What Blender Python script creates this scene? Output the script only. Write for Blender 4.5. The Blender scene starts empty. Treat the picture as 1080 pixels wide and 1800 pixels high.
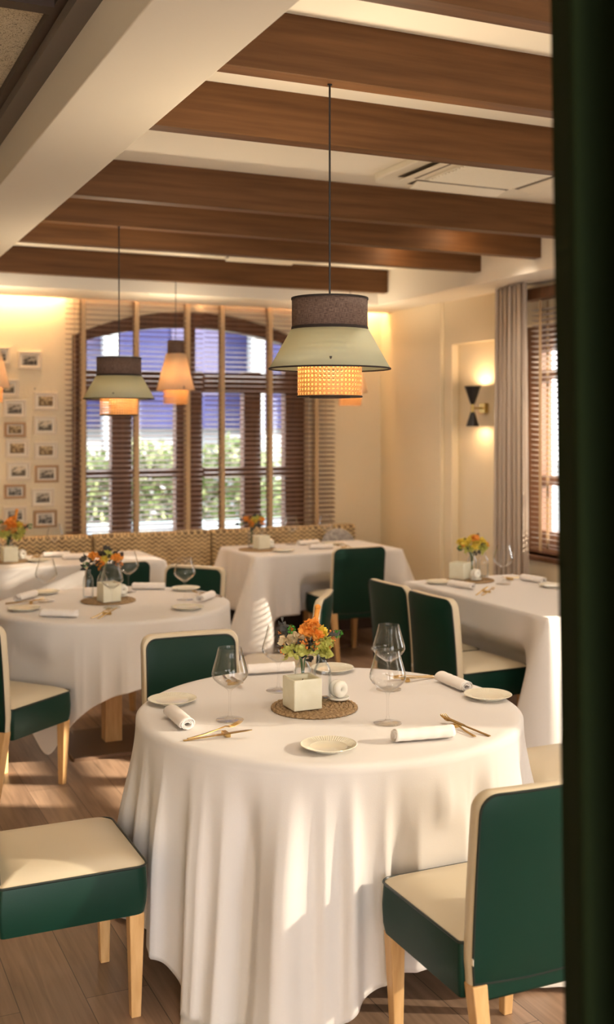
import bpy, bmesh, math, random
from math import sin, cos, pi, radians, sqrt
from mathutils import Vector, Matrix

S = bpy.context.scene
COL = S.collection
random.seed(7)

# ------------------------------------------------------------------ camera
TH = radians(24.4)
cd = bpy.data.cameras.new('camera')
cam = bpy.data.objects.new('camera', cd); COL.objects.link(cam)
cam.location = (0, 0, 1.68)
cam.rotation_euler = (pi/2, 0, -TH)
cd.sensor_fit = 'VERTICAL'; cd.sensor_height = 36; cd.sensor_width = 24
cd.lens = 1958/1800*36
cd.shift_y = -150/1800
cd.clip_start = 0.05; cd.clip_end = 300
cd.dof.use_dof = True; cd.dof.focus_distance = 3.5; cd.dof.aperture_fstop = 2.6
S.camera = cam

# ------------------------------------------------------------------ world, sun, exposure
W = bpy.data.worlds.new('world'); S.world = W; W.use_nodes = True
bgn = W.node_tree.nodes['Background']
bgn.inputs[0].default_value = (1.0, .97, .94, 1); bgn.inputs[1].default_value = 3.4
S.view_settings.view_transform = 'Standard'; S.view_settings.look = 'None'
S.view_settings.exposure = 1.22; S.view_settings.gamma = 1; S.view_settings.use_curve_mapping = False
sd = bpy.data.lights.new('sun', 'SUN'); sd.energy = 10.5; sd.angle = radians(0.8); sd.color = (1, .86, .66)
sun = bpy.data.objects.new('sun', sd); COL.objects.link(sun)
sun.location = (12, -4, 8)
sun.rotation_euler = Vector((-.88, .47, -.35)).to_track_quat('-Z', 'Y').to_euler()

def area(name, loc, sx, sy, power, color, direction=(0, 0, -1), parent=None):
    l = bpy.data.lights.new(name, 'AREA'); l.shape = 'RECTANGLE'; l.size = sx; l.size_y = sy
    l.energy = power; l.color = color
    o = bpy.data.objects.new(name, l); COL.objects.link(o); o.location = loc
    o.rotation_euler = Vector(direction).to_track_quat('-Z', 'Y').to_euler()
    if parent: o.parent = parent
    return o

def point(name, loc, power, color, r=.03, parent=None):
    l = bpy.data.lights.new(name, 'POINT'); l.energy = power; l.color = color; l.shadow_soft_size = r
    o = bpy.data.objects.new(name, l); COL.objects.link(o); o.location = loc
    if parent: o.parent = parent
    return o

WARM = (1, .66, .36)

# ------------------------------------------------------------------ materials
def mat(name, col, rough=.6, metal=0, spec=.5, bump=None, noise=None, emis=None, sheen=0, trans=0):
    m = bpy.data.materials.new(name); m.use_nodes = True
    n = m.node_tree.nodes; l = m.node_tree.links; p = n['Principled BSDF']
    p.inputs['Base Color'].default_value = (*col, 1); p.inputs['Roughness'].default_value = rough
    p.inputs['Metallic'].default_value = metal; p.inputs['Specular IOR Level'].default_value = spec
    if sheen: p.inputs['Sheen Weight'].default_value = sheen
    if emis: p.inputs['Emission Color'].default_value = (*emis[0], 1); p.inputs['Emission Strength'].default_value = emis[1]
    tc = n.new('ShaderNodeTexCoord')
    if noise:      # (scale xyz, col2, detail)
        mp = n.new('ShaderNodeMapping'); mp.inputs['Scale'].default_value = noise[0]
        nt = n.new('ShaderNodeTexNoise'); nt.inputs['Scale'].default_value = 1; nt.inputs['Detail'].default_value = noise[2] if len(noise) > 2 else 4
        cr = n.new('ShaderNodeValToRGB'); cr.color_ramp.elements[0].position = .32; cr.color_ramp.elements[1].position = .68
        cr.color_ramp.elements[0].color = (*col, 1); cr.color_ramp.elements[1].color = (*noise[1], 1)
        l.new(tc.outputs['Object'], mp.inputs[0]); l.new(mp.outputs[0], nt.inputs[0])
        l.new(nt.outputs[0], cr.inputs[0]); l.new(cr.outputs[0], p.inputs['Base Color'])
    if bump:       # (scale xyz, strength, distance)
        mp = n.new('ShaderNodeMapping'); mp.inputs['Scale'].default_value = bump[0]
        nt = n.new('ShaderNodeTexNoise'); nt.inputs['Scale'].default_value = 1; nt.inputs['Detail'].default_value = 3
        bp = n.new('ShaderNodeBump'); bp.inputs['Strength'].default_value = bump[1]; bp.inputs['Distance'].default_value = bump[2]
        l.new(tc.outputs['Object'], mp.inputs[0]); l.new(mp.outputs[0], nt.inputs[0])
        l.new(nt.outputs[0], bp.inputs['Height']); l.new(bp.outputs[0], p.inputs['Normal'])
    if trans:
        t = n.new('ShaderNodeBsdfTranslucent'); t.inputs[0].default_value = (*col, 1)
        mx = n.new('ShaderNodeMixShader'); mx.inputs[0].default_value = trans
        out = n['Material Output']; l.new(p.outputs[0], mx.inputs[1]); l.new(t.outputs[0], mx.inputs[2]); l.new(mx.outputs[0], out.inputs[0])
    return m

M = {}
M['wall'] = mat('wall_paint', (.80, .69, .50), .8, bump=((40, 40, 40), .15, .004))
M['wall_back'] = mat('wall_texture', (.80, .69, .50), .85, bump=((90, 90, 45), .5, .006))
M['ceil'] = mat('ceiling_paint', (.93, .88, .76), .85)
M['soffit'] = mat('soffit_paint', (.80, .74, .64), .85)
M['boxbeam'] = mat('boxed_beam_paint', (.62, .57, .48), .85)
M['beamwood'] = mat('beam_wood', (.085, .036, .011), .55, spec=.25, noise=((1.6, 40, 30), (.150, .066, .022), 5), bump=((4, 120, 120), .2, .002))
M['darktrim'] = mat('dark_trim', (.035, .018, .012), .5)
M['greytrim'] = mat('grey_steel', (.16, .135, .115), .5, .3)
M['framewood'] = mat('window_wood', (.10, .042, .022), .45, noise=((30, 30, 3), (.17, .075, .035)))
M['framewarm'] = mat('warm_window_wood', (.11, .045, .018), .4, noise=((30, 30, 3), (.17, .072, .03)))
M['slat'] = mat('blind_slat_wood', (.24, .125, .07), .45)
M['tape'] = mat('blind_tape', (.52, .37, .22), .8)
M['lightwood'] = mat('beech_wood', (.58, .33, .13), .38, noise=((60, 60, 8), (.70, .44, .20), 6), bump=((80, 80, 10), .12, .001))
M['base'] = mat('table_base_wood', (.20, .12, .075), .5)
M['green'] = mat('green_leatherette', (.003, .030, .019), .42, spec=.25, bump=((350, 350, 350), .25, .0006))
M['cream'] = mat('cream_leatherette', (.66, .56, .40), .42, bump=((350, 350, 350), .2, .0006))
M['pipe'] = mat('dark_piping', (.010, .018, .015), .4)
M['linen'] = mat('white_linen', (.80, .755, .72), .85, bump=((420, 420, 420), .35, .0008), sheen=.15, trans=.12)
M['napkin'] = mat('napkin_linen', (.84, .79, .75), .9, bump=((500, 500, 500), .4, .001))
M['plate'] = mat('plate_glaze', (.74, .69, .56), .18, spec=.7)
M['ceramic'] = mat('white_ceramic', (.86, .84, .76), .2, spec=.6)
M['gold'] = mat('brushed_gold', (.62, .42, .16), .25, 1)
M['restwood'] = mat('rest_wood', (.50, .32, .14), .4)
M['wax'] = mat('candle_wax', (.86, .83, .68), .55, noise=((25, 25, 25), (.80, .77, .60)), trans=.15)
M['straw'] = mat('straw', (.20, .12, .055), .8, noise=((110, 110, 110), (.50, .34, .18)), bump=((160, 160, 160), .8, .003))
M['black'] = mat('black_satin', (.012, .010, .010), .35)
M['blacktrim'] = mat('black_band', (.02, .012, .010), .8)
M['brass'] = mat('brass', (.55, .40, .14), .3, 1)
M['curtain'] = mat('beige_curtain', (.58, .47, .37), .85, bump=((300, 300, 300), .2, .001), sheen=.2, trans=.1)
M['sheer'] = mat('sheer_voile', (.80, .76, .70), .9)
_n = M['sheer'].node_tree.nodes; _l = M['sheer'].node_tree.links
_t = _n.new('ShaderNodeBsdfTranslucent'); _t.inputs[0].default_value = (.8, .76, .70, 1); _tr = _n.new('ShaderNodeBsdfTransparent')
_a = _n.new('ShaderNodeMixShader'); _a.inputs[0].default_value = .5; _b = _n.new('ShaderNodeMixShader'); _b.inputs[0].default_value = .16
_l.new(_n['Principled BSDF'].outputs[0], _a.inputs[1]); _l.new(_t.outputs[0], _a.inputs[2]); _l.new(_a.outputs[0], _b.inputs[1]); _l.new(_tr.outputs[0], _b.inputs[2]); _l.new(_b.outputs[0], _n['Material Output'].inputs[0])
M['greencurtain'] = mat('dark_green_velvet', (.009, .015, .005), .95, spec=.1, bump=((200, 200, 200), .3, .001))
M['hedge'] = mat('hedge_leaf', (.05, .11, .015), .5, noise=((2.5, 2.5, 2.5), (.40, .45, .26)), trans=.3)
M['plastic'] = mat('cream_plastic', (.84, .79, .66), .45)
M['plasticdark'] = mat('dark_slot', (.12, .09, .06), .6)
M['frame_white'] = mat('frame_white', (.70, .61, .49), .5)
M['frame_tan'] = mat('frame_tan', (.40, .24, .12), .5)
M['passe'] = mat('mount_card', (.82, .76, .66), .8)
M['greycushion'] = mat('grey_cushion', (.20, .20, .21), .9, noise=((40, 40, 40), (.42, .42, .44), 6))
M['benchbase'] = mat('bench_base', (.05, .028, .018), .6)
M['ext_blue'] = mat('blue_render', (.004, .007, .060), .8, noise=((.8, .8, .5), (.010, .016, .11)))
M['ext_white'] = mat('white_render', (.30, .33, .36), .8)
M['ext_pale'] = mat('pale_blue_render', (.13, .19, .27), .8, noise=((3, 3, 3), (.30, .36, .40)))
M['ext_ground'] = mat('pale_paving', (.16, .19, .22), .9, noise=((1.2, 1.2, 1.2), (.34, .36, .36), 3))
M['ext_lilac'] = mat('lilac_render', (.35, .25, .33), .8)
M['ext_red'] = mat('red_cloth', (.45, .12, .12), .8)
M['ext_dark'] = mat('dark_roof', (.05, .05, .12), .8)

def brown_linen():
    m = mat('brown_linen', (.13, .085, .065), .9)
    n = m.node_tree.nodes; l = m.node_tree.links; p = n['Principled BSDF']
    tc = n.new('ShaderNodeTexCoord')
    vals = []
    for sc in ((900, 60, 1), (60, 900, 1)):
        mp = n.new('ShaderNodeMapping'); mp.inputs['Scale'].default_value = sc
        nt = n.new('ShaderNodeTexNoise'); nt.inputs['Scale'].default_value = 1
        l.new(tc.outputs['UV'], mp.inputs[0]); l.new(mp.outputs[0], nt.inputs[0]); vals.append(nt)
    a = n.new('ShaderNodeMath'); a.operation = 'ADD'; l.new(vals[0].outputs[0], a.inputs[0]); l.new(vals[1].outputs[0], a.inputs[1])
    cr = n.new('ShaderNodeValToRGB'); cr.color_ramp.elements[0].position = .8; cr.color_ramp.elements[1].position = 1.2
    hm = n.new('ShaderNodeMath'); hm.operation = 'MULTIPLY'; hm.inputs[1].default_value = .5; l.new(a.outputs[0], hm.inputs[0])
    cr.color_ramp.elements[0].position = .4; cr.color_ramp.elements[1].position = .6
    cr.color_ramp.elements[0].color = (.085, .050, .040, 1); cr.color_ramp.elements[1].color = (.27, .185, .15, 1)
    l.new(hm.outputs[0], cr.inputs[0]); l.new(cr.outputs[0], p.inputs['Base Color'])
    t = n.new('ShaderNodeBsdfTranslucent'); l.new(cr.outputs[0], t.inputs[0])
    mx = n.new('ShaderNodeMixShader'); mx.inputs[0].default_value = .25
    l.new(p.outputs[0], mx.inputs[1]); l.new(t.outputs[0], mx.inputs[2]); l.new(mx.outputs[0], n['Material Output'].inputs[0])
    return m
M['brownlinen'] = brown_linen()

def shade_mat(name, col, tcol, mix):
    m = bpy.data.materials.new(name); m.use_nodes = True
    n = m.node_tree.nodes; l = m.node_tree.links; p = n['Principled BSDF']
    p.inputs['Base Color'].default_value = (*col, 1); p.inputs['Roughness'].default_value = .9
    t = n.new('ShaderNodeBsdfTranslucent'); t.inputs[0].default_value = (*tcol, 1)
    tr = n.new('ShaderNodeBsdfTransparent'); tr.inputs[0].default_value = (*tcol, 1)
    m1 = n.new('ShaderNodeMixShader'); m1.inputs[0].default_value = mix
    m2 = n.new('ShaderNodeMixShader'); m2.inputs[0].default_value = .07
    l.new(p.outputs[0], m1.inputs[1]); l.new(t.outputs[0], m1.inputs[2])
    l.new(m1.outputs[0], m2.inputs[1]); l.new(tr.outputs[0], m2.inputs[2]); l.new(m2.outputs[0], n['Material Output'].inputs[0])
    return m
M['mint'] = shade_mat('mint_linen', (.56, .58, .45), (.74, .75, .58), .40)
M['creamshade'] = shade_mat('cream_linen', (.80, .70, .56), (.9, .75, .55), .5)

def cane_mat():
    m = bpy.data.materials.new('woven_cane'); m.use_nodes = True
    n = m.node_tree.nodes; l = m.node_tree.links; p = n['Principled BSDF']
    p.inputs['Base Color'].default_value = (.52, .28, .10, 1); p.inputs['Roughness'].default_value = .5
    tc = n.new('ShaderNodeTexCoord'); sp = n.new('ShaderNodeSeparateXYZ'); l.new(tc.outputs['UV'], sp.inputs[0])
    def mt(op, a, b=None):
        k = n.new('ShaderNodeMath'); k.operation = op
        for i, v in enumerate((a, b)):
            if v is None: continue
            if isinstance(v, (int, float)): k.inputs[i].default_value = v
            else: l.new(v, k.inputs[i])
        return k.outputs[0]
    def cell(v): return mt('ABSOLUTE', mt('SUBTRACT', mt('FRACT', mt('MULTIPLY', v, 1/.0140)), .5))
    u, v = cell(sp.outputs[0]), cell(sp.outputs[1])
    d = mt('SQRT', mt('ADD', mt('MULTIPLY', u, u), mt('MULTIPLY', v, v)))
    hole = mt('LESS_THAN', d, .315)
    # small holes at the cell corners
    u2, v2 = mt('SUBTRACT', .5, u), mt('SUBTRACT', .5, v)
    d2 = mt('SQRT', mt('ADD', mt('MULTIPLY', u2, u2), mt('MULTIPLY', v2, v2)))
    hole2 = mt('LESS_THAN', d2, .10)
    al = mt('MAXIMUM', hole, hole2)
    t = n.new('ShaderNodeBsdfTranslucent'); t.inputs[0].default_value = (.8, .42, .14, 1)
    m1 = n.new('ShaderNodeMixShader'); m1.inputs[0].default_value = .12
    l.new(p.outputs[0], m1.inputs[1]); l.new(t.outputs[0], m1.inputs[2])
    tr = n.new('ShaderNodeBsdfTransparent'); m2 = n.new('ShaderNodeMixShader')
    l.new(al, m2.inputs[0]); l.new(m1.outputs[0], m2.inputs[1]); l.new(tr.outputs[0], m2.inputs[2])
    l.new(m2.outputs[0], n['Material Output'].inputs[0])
    return m
M['cane'] = cane_mat()

def glass_mat(name, col=(1, 1, 1), rough=0):
    m = bpy.data.materials.new(name); m.use_nodes = True
    n = m.node_tree.nodes; p = n['Principled BSDF']
    p.inputs['Base Color'].default_value = (*col, 1); p.inputs['Roughness'].default_value = rough
    p.inputs['IOR'].default_value = 1.48; p.inputs['Transmission Weight'].default_value = 1
    return m
def thin_glass(name, edge, k):
    m = bpy.data.materials.new(name); m.use_nodes = True
    n = m.node_tree.nodes; l = m.node_tree.links
    lw = n.new('ShaderNodeLayerWeight'); lw.inputs[0].default_value = .5
    cr = n.new('ShaderNodeValToRGB'); cr.color_ramp.elements[0].color = (.995, .995, .995, 1); cr.color_ramp.elements[1].color = (*edge, 1)
    cr.color_ramp.elements[0].position = .25; cr.color_ramp.elements[1].position = .95
    t = n.new('ShaderNodeBsdfTransparent'); g = n.new('ShaderNodeBsdfGlossy'); g.inputs['Roughness'].default_value = .01
    pw = n.new('ShaderNodeMath'); pw.operation = 'POWER'; pw.inputs[1].default_value = 4.0; l.new(lw.outputs['Facing'], pw.inputs[0])
    fr = n.new('ShaderNodeMath'); fr.operation = 'MULTIPLY_ADD'; fr.inputs[1].default_value = .85*k; fr.inputs[2].default_value = .018*k; l.new(pw.outputs[0], fr.inputs[0])
    mx = n.new('ShaderNodeMixShader')
    l.new(lw.outputs['Facing'], cr.inputs[0]); l.new(cr.outputs[0], t.inputs[0])
    l.new(fr.outputs[0], mx.inputs[0]); l.new(t.outputs[0], mx.inputs[1]); l.new(g.outputs[0], mx.inputs[2]); l.new(mx.outputs[0], n['Material Output'].inputs[0])
    return m
M['glass'] = thin_glass('clear_glass', (.95, .95, .94), 1.5)
M['bottle'] = thin_glass('bottle_glass', (.80, .87, .90), 1.9)

def pane_mat():
    m = bpy.data.materials.new('window_glass'); m.use_nodes = True
    n = m.node_tree.nodes; l = m.node_tree.links
    t = n.new('ShaderNodeBsdfTransparent'); g = n.new('ShaderNodeBsdfGlossy'); g.inputs['Roughness'].default_value = .02
    mx = n.new('ShaderNodeMixShader'); mx.inputs[0].default_value = .06
    l.new(t.outputs[0], mx.inputs[1]); l.new(g.outputs[0], mx.inputs[2]); l.new(mx.outputs[0], n['Material Output'].inputs[0])
    return m
M['pane'] = pane_mat()

def emit_mat(name, col, s):
    m = bpy.data.materials.new(name); m.use_nodes = True
    p = m.node_tree.nodes['Principled BSDF']; p.inputs['Base Color'].default_value = (*col, 1)
    p.inputs['Emission Color'].default_value = (*col, 1); p.inputs['Emission Strength'].default_value = s
    return m
M['bulb'] = emit_mat('bulb_glow', (1, .82, .56), 3.5)
M['led'] = emit_mat('led_glow', (1, .62, .30), 30)
M['lampwhite'] = emit_mat('lamp_disc', (1, .80, .55), 12)

def floor_mat():
    m = bpy.data.materials.new('oak_planks'); m.use_nodes = True
    n = m.node_tree.nodes; l = m.node_tree.links; p = n['Principled BSDF']
    tc = n.new('ShaderNodeTexCoord'); mp = n.new('ShaderNodeMapping'); mp.inputs['Rotation'].default_value = (0, 0, radians(90))
    br = n.new('ShaderNodeTexBrick'); br.inputs['Scale'].default_value = 1
    br.inputs['Brick Width'].default_value = 1.3; br.inputs['Row Height'].default_value = .19
    br.inputs['Mortar Size'].default_value = .0016; br.inputs['Mortar Smooth'].default_value = .3
    br.inputs['Color1'].default_value = (.27, .172, .115, 1); br.inputs['Color2'].default_value = (.38, .25, .170, 1); br.inputs['Mortar'].default_value = (.10, .065, .045, 1)
    l.new(tc.outputs['Object'], mp.inputs[0]); l.new(mp.outputs[0], br.inputs[0])
    mp2 = n.new('ShaderNodeMapping'); mp2.inputs['Scale'].default_value = (45, 2.5, 1)
    nt = n.new('ShaderNodeTexNoise'); nt.inputs['Scale'].default_value = 1; nt.inputs['Detail'].default_value = 6; nt.inputs['Distortion'].default_value = .6
    l.new(tc.outputs['Object'], mp2.inputs[0]); l.new(mp2.outputs[0], nt.inputs[0])
    cr = n.new('ShaderNodeValToRGB'); cr.color_ramp.elements[0].position = .3; cr.color_ramp.elements[1].position = .7
    cr.color_ramp.elements[0].color = (.68, .66, .64, 1); cr.color_ramp.elements[1].color = (1.12, 1.1, 1.08, 1)
    l.new(nt.outputs[0], cr.inputs[0])
    mx = n.new('ShaderNodeMix'); mx.data_type = 'RGBA'; mx.blend_type = 'MULTIPLY'; mx.inputs[0].default_value = 1
    l.new(br.outputs[0], mx.inputs[6]); l.new(cr.outputs[0], mx.inputs[7]); l.new(mx.outputs[2], p.inputs['Base Color'])
    p.inputs['Roughness'].default_value = .36
    bp = n.new('ShaderNodeBump'); bp.inputs['Strength'].default_value = .15; bp.inputs['Distance'].default_value = .002
    l.new(nt.outputs[0], bp.inputs['Height']); l.new(bp.outputs[0], p.inputs['Normal'])
    return m
M['floor'] = floor_mat()

def tile_mat():
    m = mat('wood_wool_tile', (.55, .48, .34), .95)
    n = m.node_tree.nodes; l = m.node_tree.links; p = n['Principled BSDF']
    tc = n.new('ShaderNodeTexCoord')
    nt = n.new('ShaderNodeTexNoise'); nt.inputs['Scale'].default_value = 75; nt.inputs['Detail'].default_value = 2; nt.inputs['Distortion'].default_value = 3
    cr = n.new('ShaderNodeValToRGB'); cr.color_ramp.elements[0].position = .34; cr.color_ramp.elements[1].position = .46
    cr.color_ramp.elements[0].color = (.10, .075, .04, 1); cr.color_ramp.elements[1].color = (.62, .54, .38, 1)
    l.new(tc.outputs['Object'], nt.inputs[0]); l.new(nt.outputs[0], cr.inputs[0]); l.new(cr.outputs[0], p.inputs['Base Color'])
    bp = n.new('ShaderNodeBump'); bp.inputs['Strength'].default_value = .8; bp.inputs['Distance'].default_value = .006
    l.new(nt.outputs[0], bp.inputs['Height']); l.new(bp.outputs[0], p.inputs['Normal'])
    return m
M['tile'] = tile_mat()

def chevron_mat():
    m = mat('chevron_fabric', (.5, .38, .22), .9)
    n = m.node_tree.nodes; l = m.node_tree.links; p = n['Principled BSDF']
    tc = n.new('ShaderNodeTexCoord'); sp = n.new('ShaderNodeSeparateXYZ'); l.new(tc.outputs['Object'], sp.inputs[0])
    def mt(op, a, b=None):
        k = n.new('ShaderNodeMath'); k.operation = op
        for i, v in enumerate((a, b)):
            if v is None: continue
            if isinstance(v, (int, float)): k.inputs[i].default_value = v
            else: l.new(v, k.inputs[i])
        return k.outputs[0]
    tri = mt('ABSOLUTE', mt('SUBTRACT', mt('FRACT', mt('MULTIPLY', sp.outputs[0], 1/.056)), .5))
    zz = mt('ADD', mt('MULTIPLY', mt('ADD', sp.outputs[2], mt('MULTIPLY', sp.outputs[1], -1.0)), 1/.034), mt('MULTIPLY', tri, 1.5))
    st = mt('FRACT', zz)
    nt = n.new('ShaderNodeTexNoise'); nt.inputs['Scale'].default_value = 9; nt.inputs['Detail'].default_value = 1
    l.new(tc.outputs['Object'], nt.inputs[0])
    k = mt('LESS_THAN', st, mt('ADD', mt('MULTIPLY', nt.outputs[0], .7), .05))
    mx = n.new('ShaderNodeMix'); mx.data_type = 'RGBA'
    l.new(k, mx.inputs[0]); mx.inputs[6].default_value = (.66, .50, .28, 1); mx.inputs[7].default_value = (.10, .065, .04, 1)
    l.new(mx.outputs[2], p.inputs['Base Color'])
    return m
M['chevron'] = chevron_mat()

def picture_mat(i, dark, light, sc):
    m = mat('print_%d' % i, dark, .6)
    n = m.node_tree.nodes; l = m.node_tree.links; p = n['Principled BSDF']
    tc = n.new('ShaderNodeTexCoord'); mp = n.new('ShaderNodeMapping'); mp.inputs['Location'].default_value = (i*3.1, i*1.7, i)
    mp.inputs['Scale'].default_value = (sc, sc, sc*1.6)
    nt = n.new('ShaderNodeTexNoise'); nt.inputs['Scale'].default_value = 1; nt.inputs['Detail'].default_value = 3
    sp = n.new('ShaderNodeSeparateXYZ'); l.new(tc.outputs['Object'], sp.inputs[0])
    a = n.new('ShaderNodeMath'); a.operation = 'MULTIPLY_ADD'; a.inputs[1].default_value = 3.2
    l.new(sp.outputs[2], a.inputs[0]); l.new(nt.outputs[0], a.inputs[2])
    cr = n.new('ShaderNodeValToRGB'); cr.color_ramp.elements[0].position = .42; cr.color_ramp.elements[1].position = .58
    cr.color_ramp.elements[0].color = (*dark, 1); cr.color_ramp.elements[1].color = (*light, 1)
    l.new(tc.outputs['Object'], mp.inputs[0]); l.new(mp.outputs[0], nt.inputs[0])
    l.new(a.outputs[0], cr.inputs[0]); l.new(cr.outputs[0], p.inputs['Base Color'])
    return m
PRINTS = [picture_mat(0, (.06, .05, .04), (.55, .48, .38), 40), picture_mat(1, (.16, .10, .04), (.66, .50, .28), 35),
          picture_mat(2, (.04, .04, .04), (.50, .47, .42), 45), picture_mat(3, (.10, .08, .05), (.72, .62, .46), 30)]

# ------------------------------------------------------------------ mesh helpers
class B:
    def __init__(s): s.v = []; s.f = []; s.uv = {}
    def add(s, vs, fs):
        o = len(s.v); s.v += [tuple(v) for v in vs]; s.f += [tuple(i+o for i in f) for f in fs]; return s
    def box(s, a, b):
        x0, y0, z0 = a; x1, y1, z1 = b
        return s.add([(x0, y0, z0), (x1, y0, z0), (x1, y1, z0), (x0, y1, z0), (x0, y0, z1), (x1, y0, z1), (x1, y1, z1), (x0, y1, z1)],
                     [(0, 3, 2, 1), (4, 5, 6, 7), (0, 1, 5, 4), (1, 2, 6, 5), (2, 3, 7, 6), (3, 0, 4, 7)])
    def frustum(s, p0, w0, p1, w1):      # square-section tapered post, w = (wx, wy)
        def q(p, w): return [(p[0]+a*w[0]/2, p[1]+b*w[1]/2, p[2]) for a, b in ((-1, -1), (1, -1), (1, 1), (-1, 1))]
        return s.add(q(p0, w0)+q(p1, w1), [(0, 3, 2, 1), (4, 5, 6, 7), (0, 1, 5, 4), (1, 2, 6, 5), (2, 3, 7, 6), (3, 0, 4, 7)])
    def lathe(s, prof, n=48, c=(0, 0, 0), caps=True, uv=False, wob=0):
        o = len(s.v)
        for (r, z) in prof:
            for k in range(n):
                a = 2*pi*k/n; rr = r*(1+wob*(k % 2))
                s.v.append((c[0]+rr*cos(a), c[1]+rr*sin(a), c[2]+z))
        m = len(prof)
        for i in range(m-1):
            for k in range(n):
                k2 = (k+1) % n
                if uv:
                    rm = max(prof[i][0], prof[i+1][0])
                    s.uv[len(s.f)] = [(2*pi*k/n*rm, prof[i][1]), (2*pi*(k+1)/n*rm, prof[i][1]), (2*pi*(k+1)/n*rm, prof[i+1][1]), (2*pi*k/n*rm, prof[i+1][1])]
                s.f.append((o+i*n+k, o+i*n+k2, o+(i+1)*n+k2, o+(i+1)*n+k))
        if caps:
            if prof[0][0] > 1e-5: s.f.append(tuple(o+k for k in reversed(range(n))))
            if prof[-1][0] > 1e-5: s.f.append(tuple(o+(m-1)*n+k for k in range(n)))
        return s
    def tube(s, pts, r, n=10, closed=False, radii=None):
        pts = [Vector(p) for p in pts]; m = len(pts); o = len(s.v)
        up = None
        for i in range(m):
            if closed: t = pts[(i+1) % m]-pts[i-1]
            else: t = pts[min(i+1, m-1)]-pts[max(i-1, 0)]
            if t.length < 1e-9: t = Vector((0, 0, 1))
            t.normalize()
            if up is None: up = Vector((0, 0, 1)) if abs(t.z) < .9 else Vector((1, 0, 0))
            a = t.cross(up).normalized(); b = a.cross(t).normalized(); up = b
            rr = radii[i] if radii else r
            for k in range(n):
                w = 2*pi*k/n; s.v.append(tuple(pts[i]+a*rr*cos(w)+b*rr*sin(w)))
        for i in range(m if closed else m-1):
            j = (i+1) % m
            for k in range(n):
                k2 = (k+1) % n; s.f.append((o+i*n+k, o+i*n+k2, o+j*n+k2, o+j*n+k))
        if not closed:
            s.f.append(tuple(o+k for k in reversed(range(n)))); s.f.append(tuple(o+(m-1)*n+k for k in range(n)))
        return s
    def cyl(s, p0, p1, r, n=20, r1=None): return s.tube([p0, p1], r, n, radii=[r, r if r1 is None else r1])
    def prism(s, outline, lo, hi, axis=1):     # outline (a,b) in the plane perpendicular to axis
        def P(a, b, c):
            return (a, c, b) if axis == 1 else ((c, a, b) if axis == 0 else (a, b, c))
        n = len(outline); o = len(s.v)
        s.v += [P(a, b, lo) for a, b in outline]+[P(a, b, hi) for a, b in outline]
        s.f.append(tuple(range(o, o+n))); s.f.append(tuple(reversed(range(o+n, o+2*n))))
        for i in range(n):
            j = (i+1) % n; s.f.append((o+j, o+i, o+n+i, o+n+j))
        return s
    def ball(s, c, r, n=10, m=7, sc=(1, 1, 1)):
        o = len(s.v); s.v.append((c[0], c[1], c[2]-r*sc[2]))
        for i in range(1, m):
            a = -pi/2+pi*i/m
            for k in range(n):
                w = 2*pi*k/n; s.v.append((c[0]+r*sc[0]*cos(a)*cos(w), c[1]+r*sc[1]*cos(a)*sin(w), c[2]+r*sc[2]*sin(a)))
        s.v.append((c[0], c[1], c[2]+r*sc[2])); t = len(s.v)-1
        for k in range(n):
            k2 = (k+1) % n; s.f.append((o, o+1+k2, o+1+k)); s.f.append((t, o+1+(m-2)*n+k, o+1+(m-2)*n+k2))
            for i in range(m-2): s.f.append((o+1+i*n+k, o+1+i*n+k2, o+1+(i+1)*n+k2, o+1+(i+1)*n+k))
        return s
    def build(s, name, m, parent=None, smooth=True, bevel=0, solid=0, sub=0, auto=40):
        me = bpy.data.meshes.new(name); me.from_pydata(s.v, [], s.f); me.materials.append(m)
        if s.uv:
            ul = me.uv_layers.new(name='UVMap')
            for p in me.polygons:
                if p.index in s.uv:
                    for li, c in zip(p.loop_indices, s.uv[p.index]): ul.data[li].uv = c
        bm = bmesh.new(); bm.from_mesh(me); bmesh.ops.recalc_face_normals(bm, faces=bm.faces)
        if smooth:
            for e in bm.edges:
                if len(e.link_faces) == 2 and e.calc_face_angle(0) > radians(auto): e.smooth = False
            for f in bm.faces: f.smooth = True
        bm.to_mesh(me); bm.free()
        o = bpy.data.objects.new(name, me); COL.objects.link(o)
        if bevel:
            b = o.modifiers.new('bevel', 'BEVEL'); b.width = bevel; b.segments = 2; b.limit_method = 'ANGLE'; b.angle_limit = radians(40); b.harden_normals = False
        if solid:
            q = o.modifiers.new('solidify', 'SOLIDIFY'); q.thickness = solid; q.offset = 0
        if sub:
            q = o.modifiers.new('sub', 'SUBSURF'); q.levels = sub; q.render_levels = sub
        if parent: o.parent = parent
        return o

def thing(name, label, cat, loc=(0, 0, 0), rot=0, group=None):
    o = bpy.data.objects.new(name, None); COL.objects.link(o); o.empty_display_size = .05
    o.location = loc; o.rotation_euler = (0, 0, rot); o['label'] = label; o['category'] = cat
    if group: o['group'] = group
    return o
def tag(o, label, cat, group=None, kind=None):
    o['label'] = label; o['category'] = cat
    if group: o['group'] = group
    if kind: o['kind'] = kind
    return o
def struct(o, label=None):
    o['kind'] = 'structure'
    if label: o['label'] = label
    return o
def dup(root, loc, rot, label, group=None, rx=None):
    r = root.copy(); COL.objects.link(r); r.location = loc
    r.rotation_euler = (root.rotation_euler[0], root.rotation_euler[1], rot) if rx is None else (rx[0], rx[1], rot)
    r['label'] = label
    if group: r['group'] = group
    for ch in list(root.children):
        c = ch.copy(); COL.objects.link(c); c.parent = r
        for g in list(ch.children):
            d = g.copy(); COL.objects.link(d); d.parent = c
    return r
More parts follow.
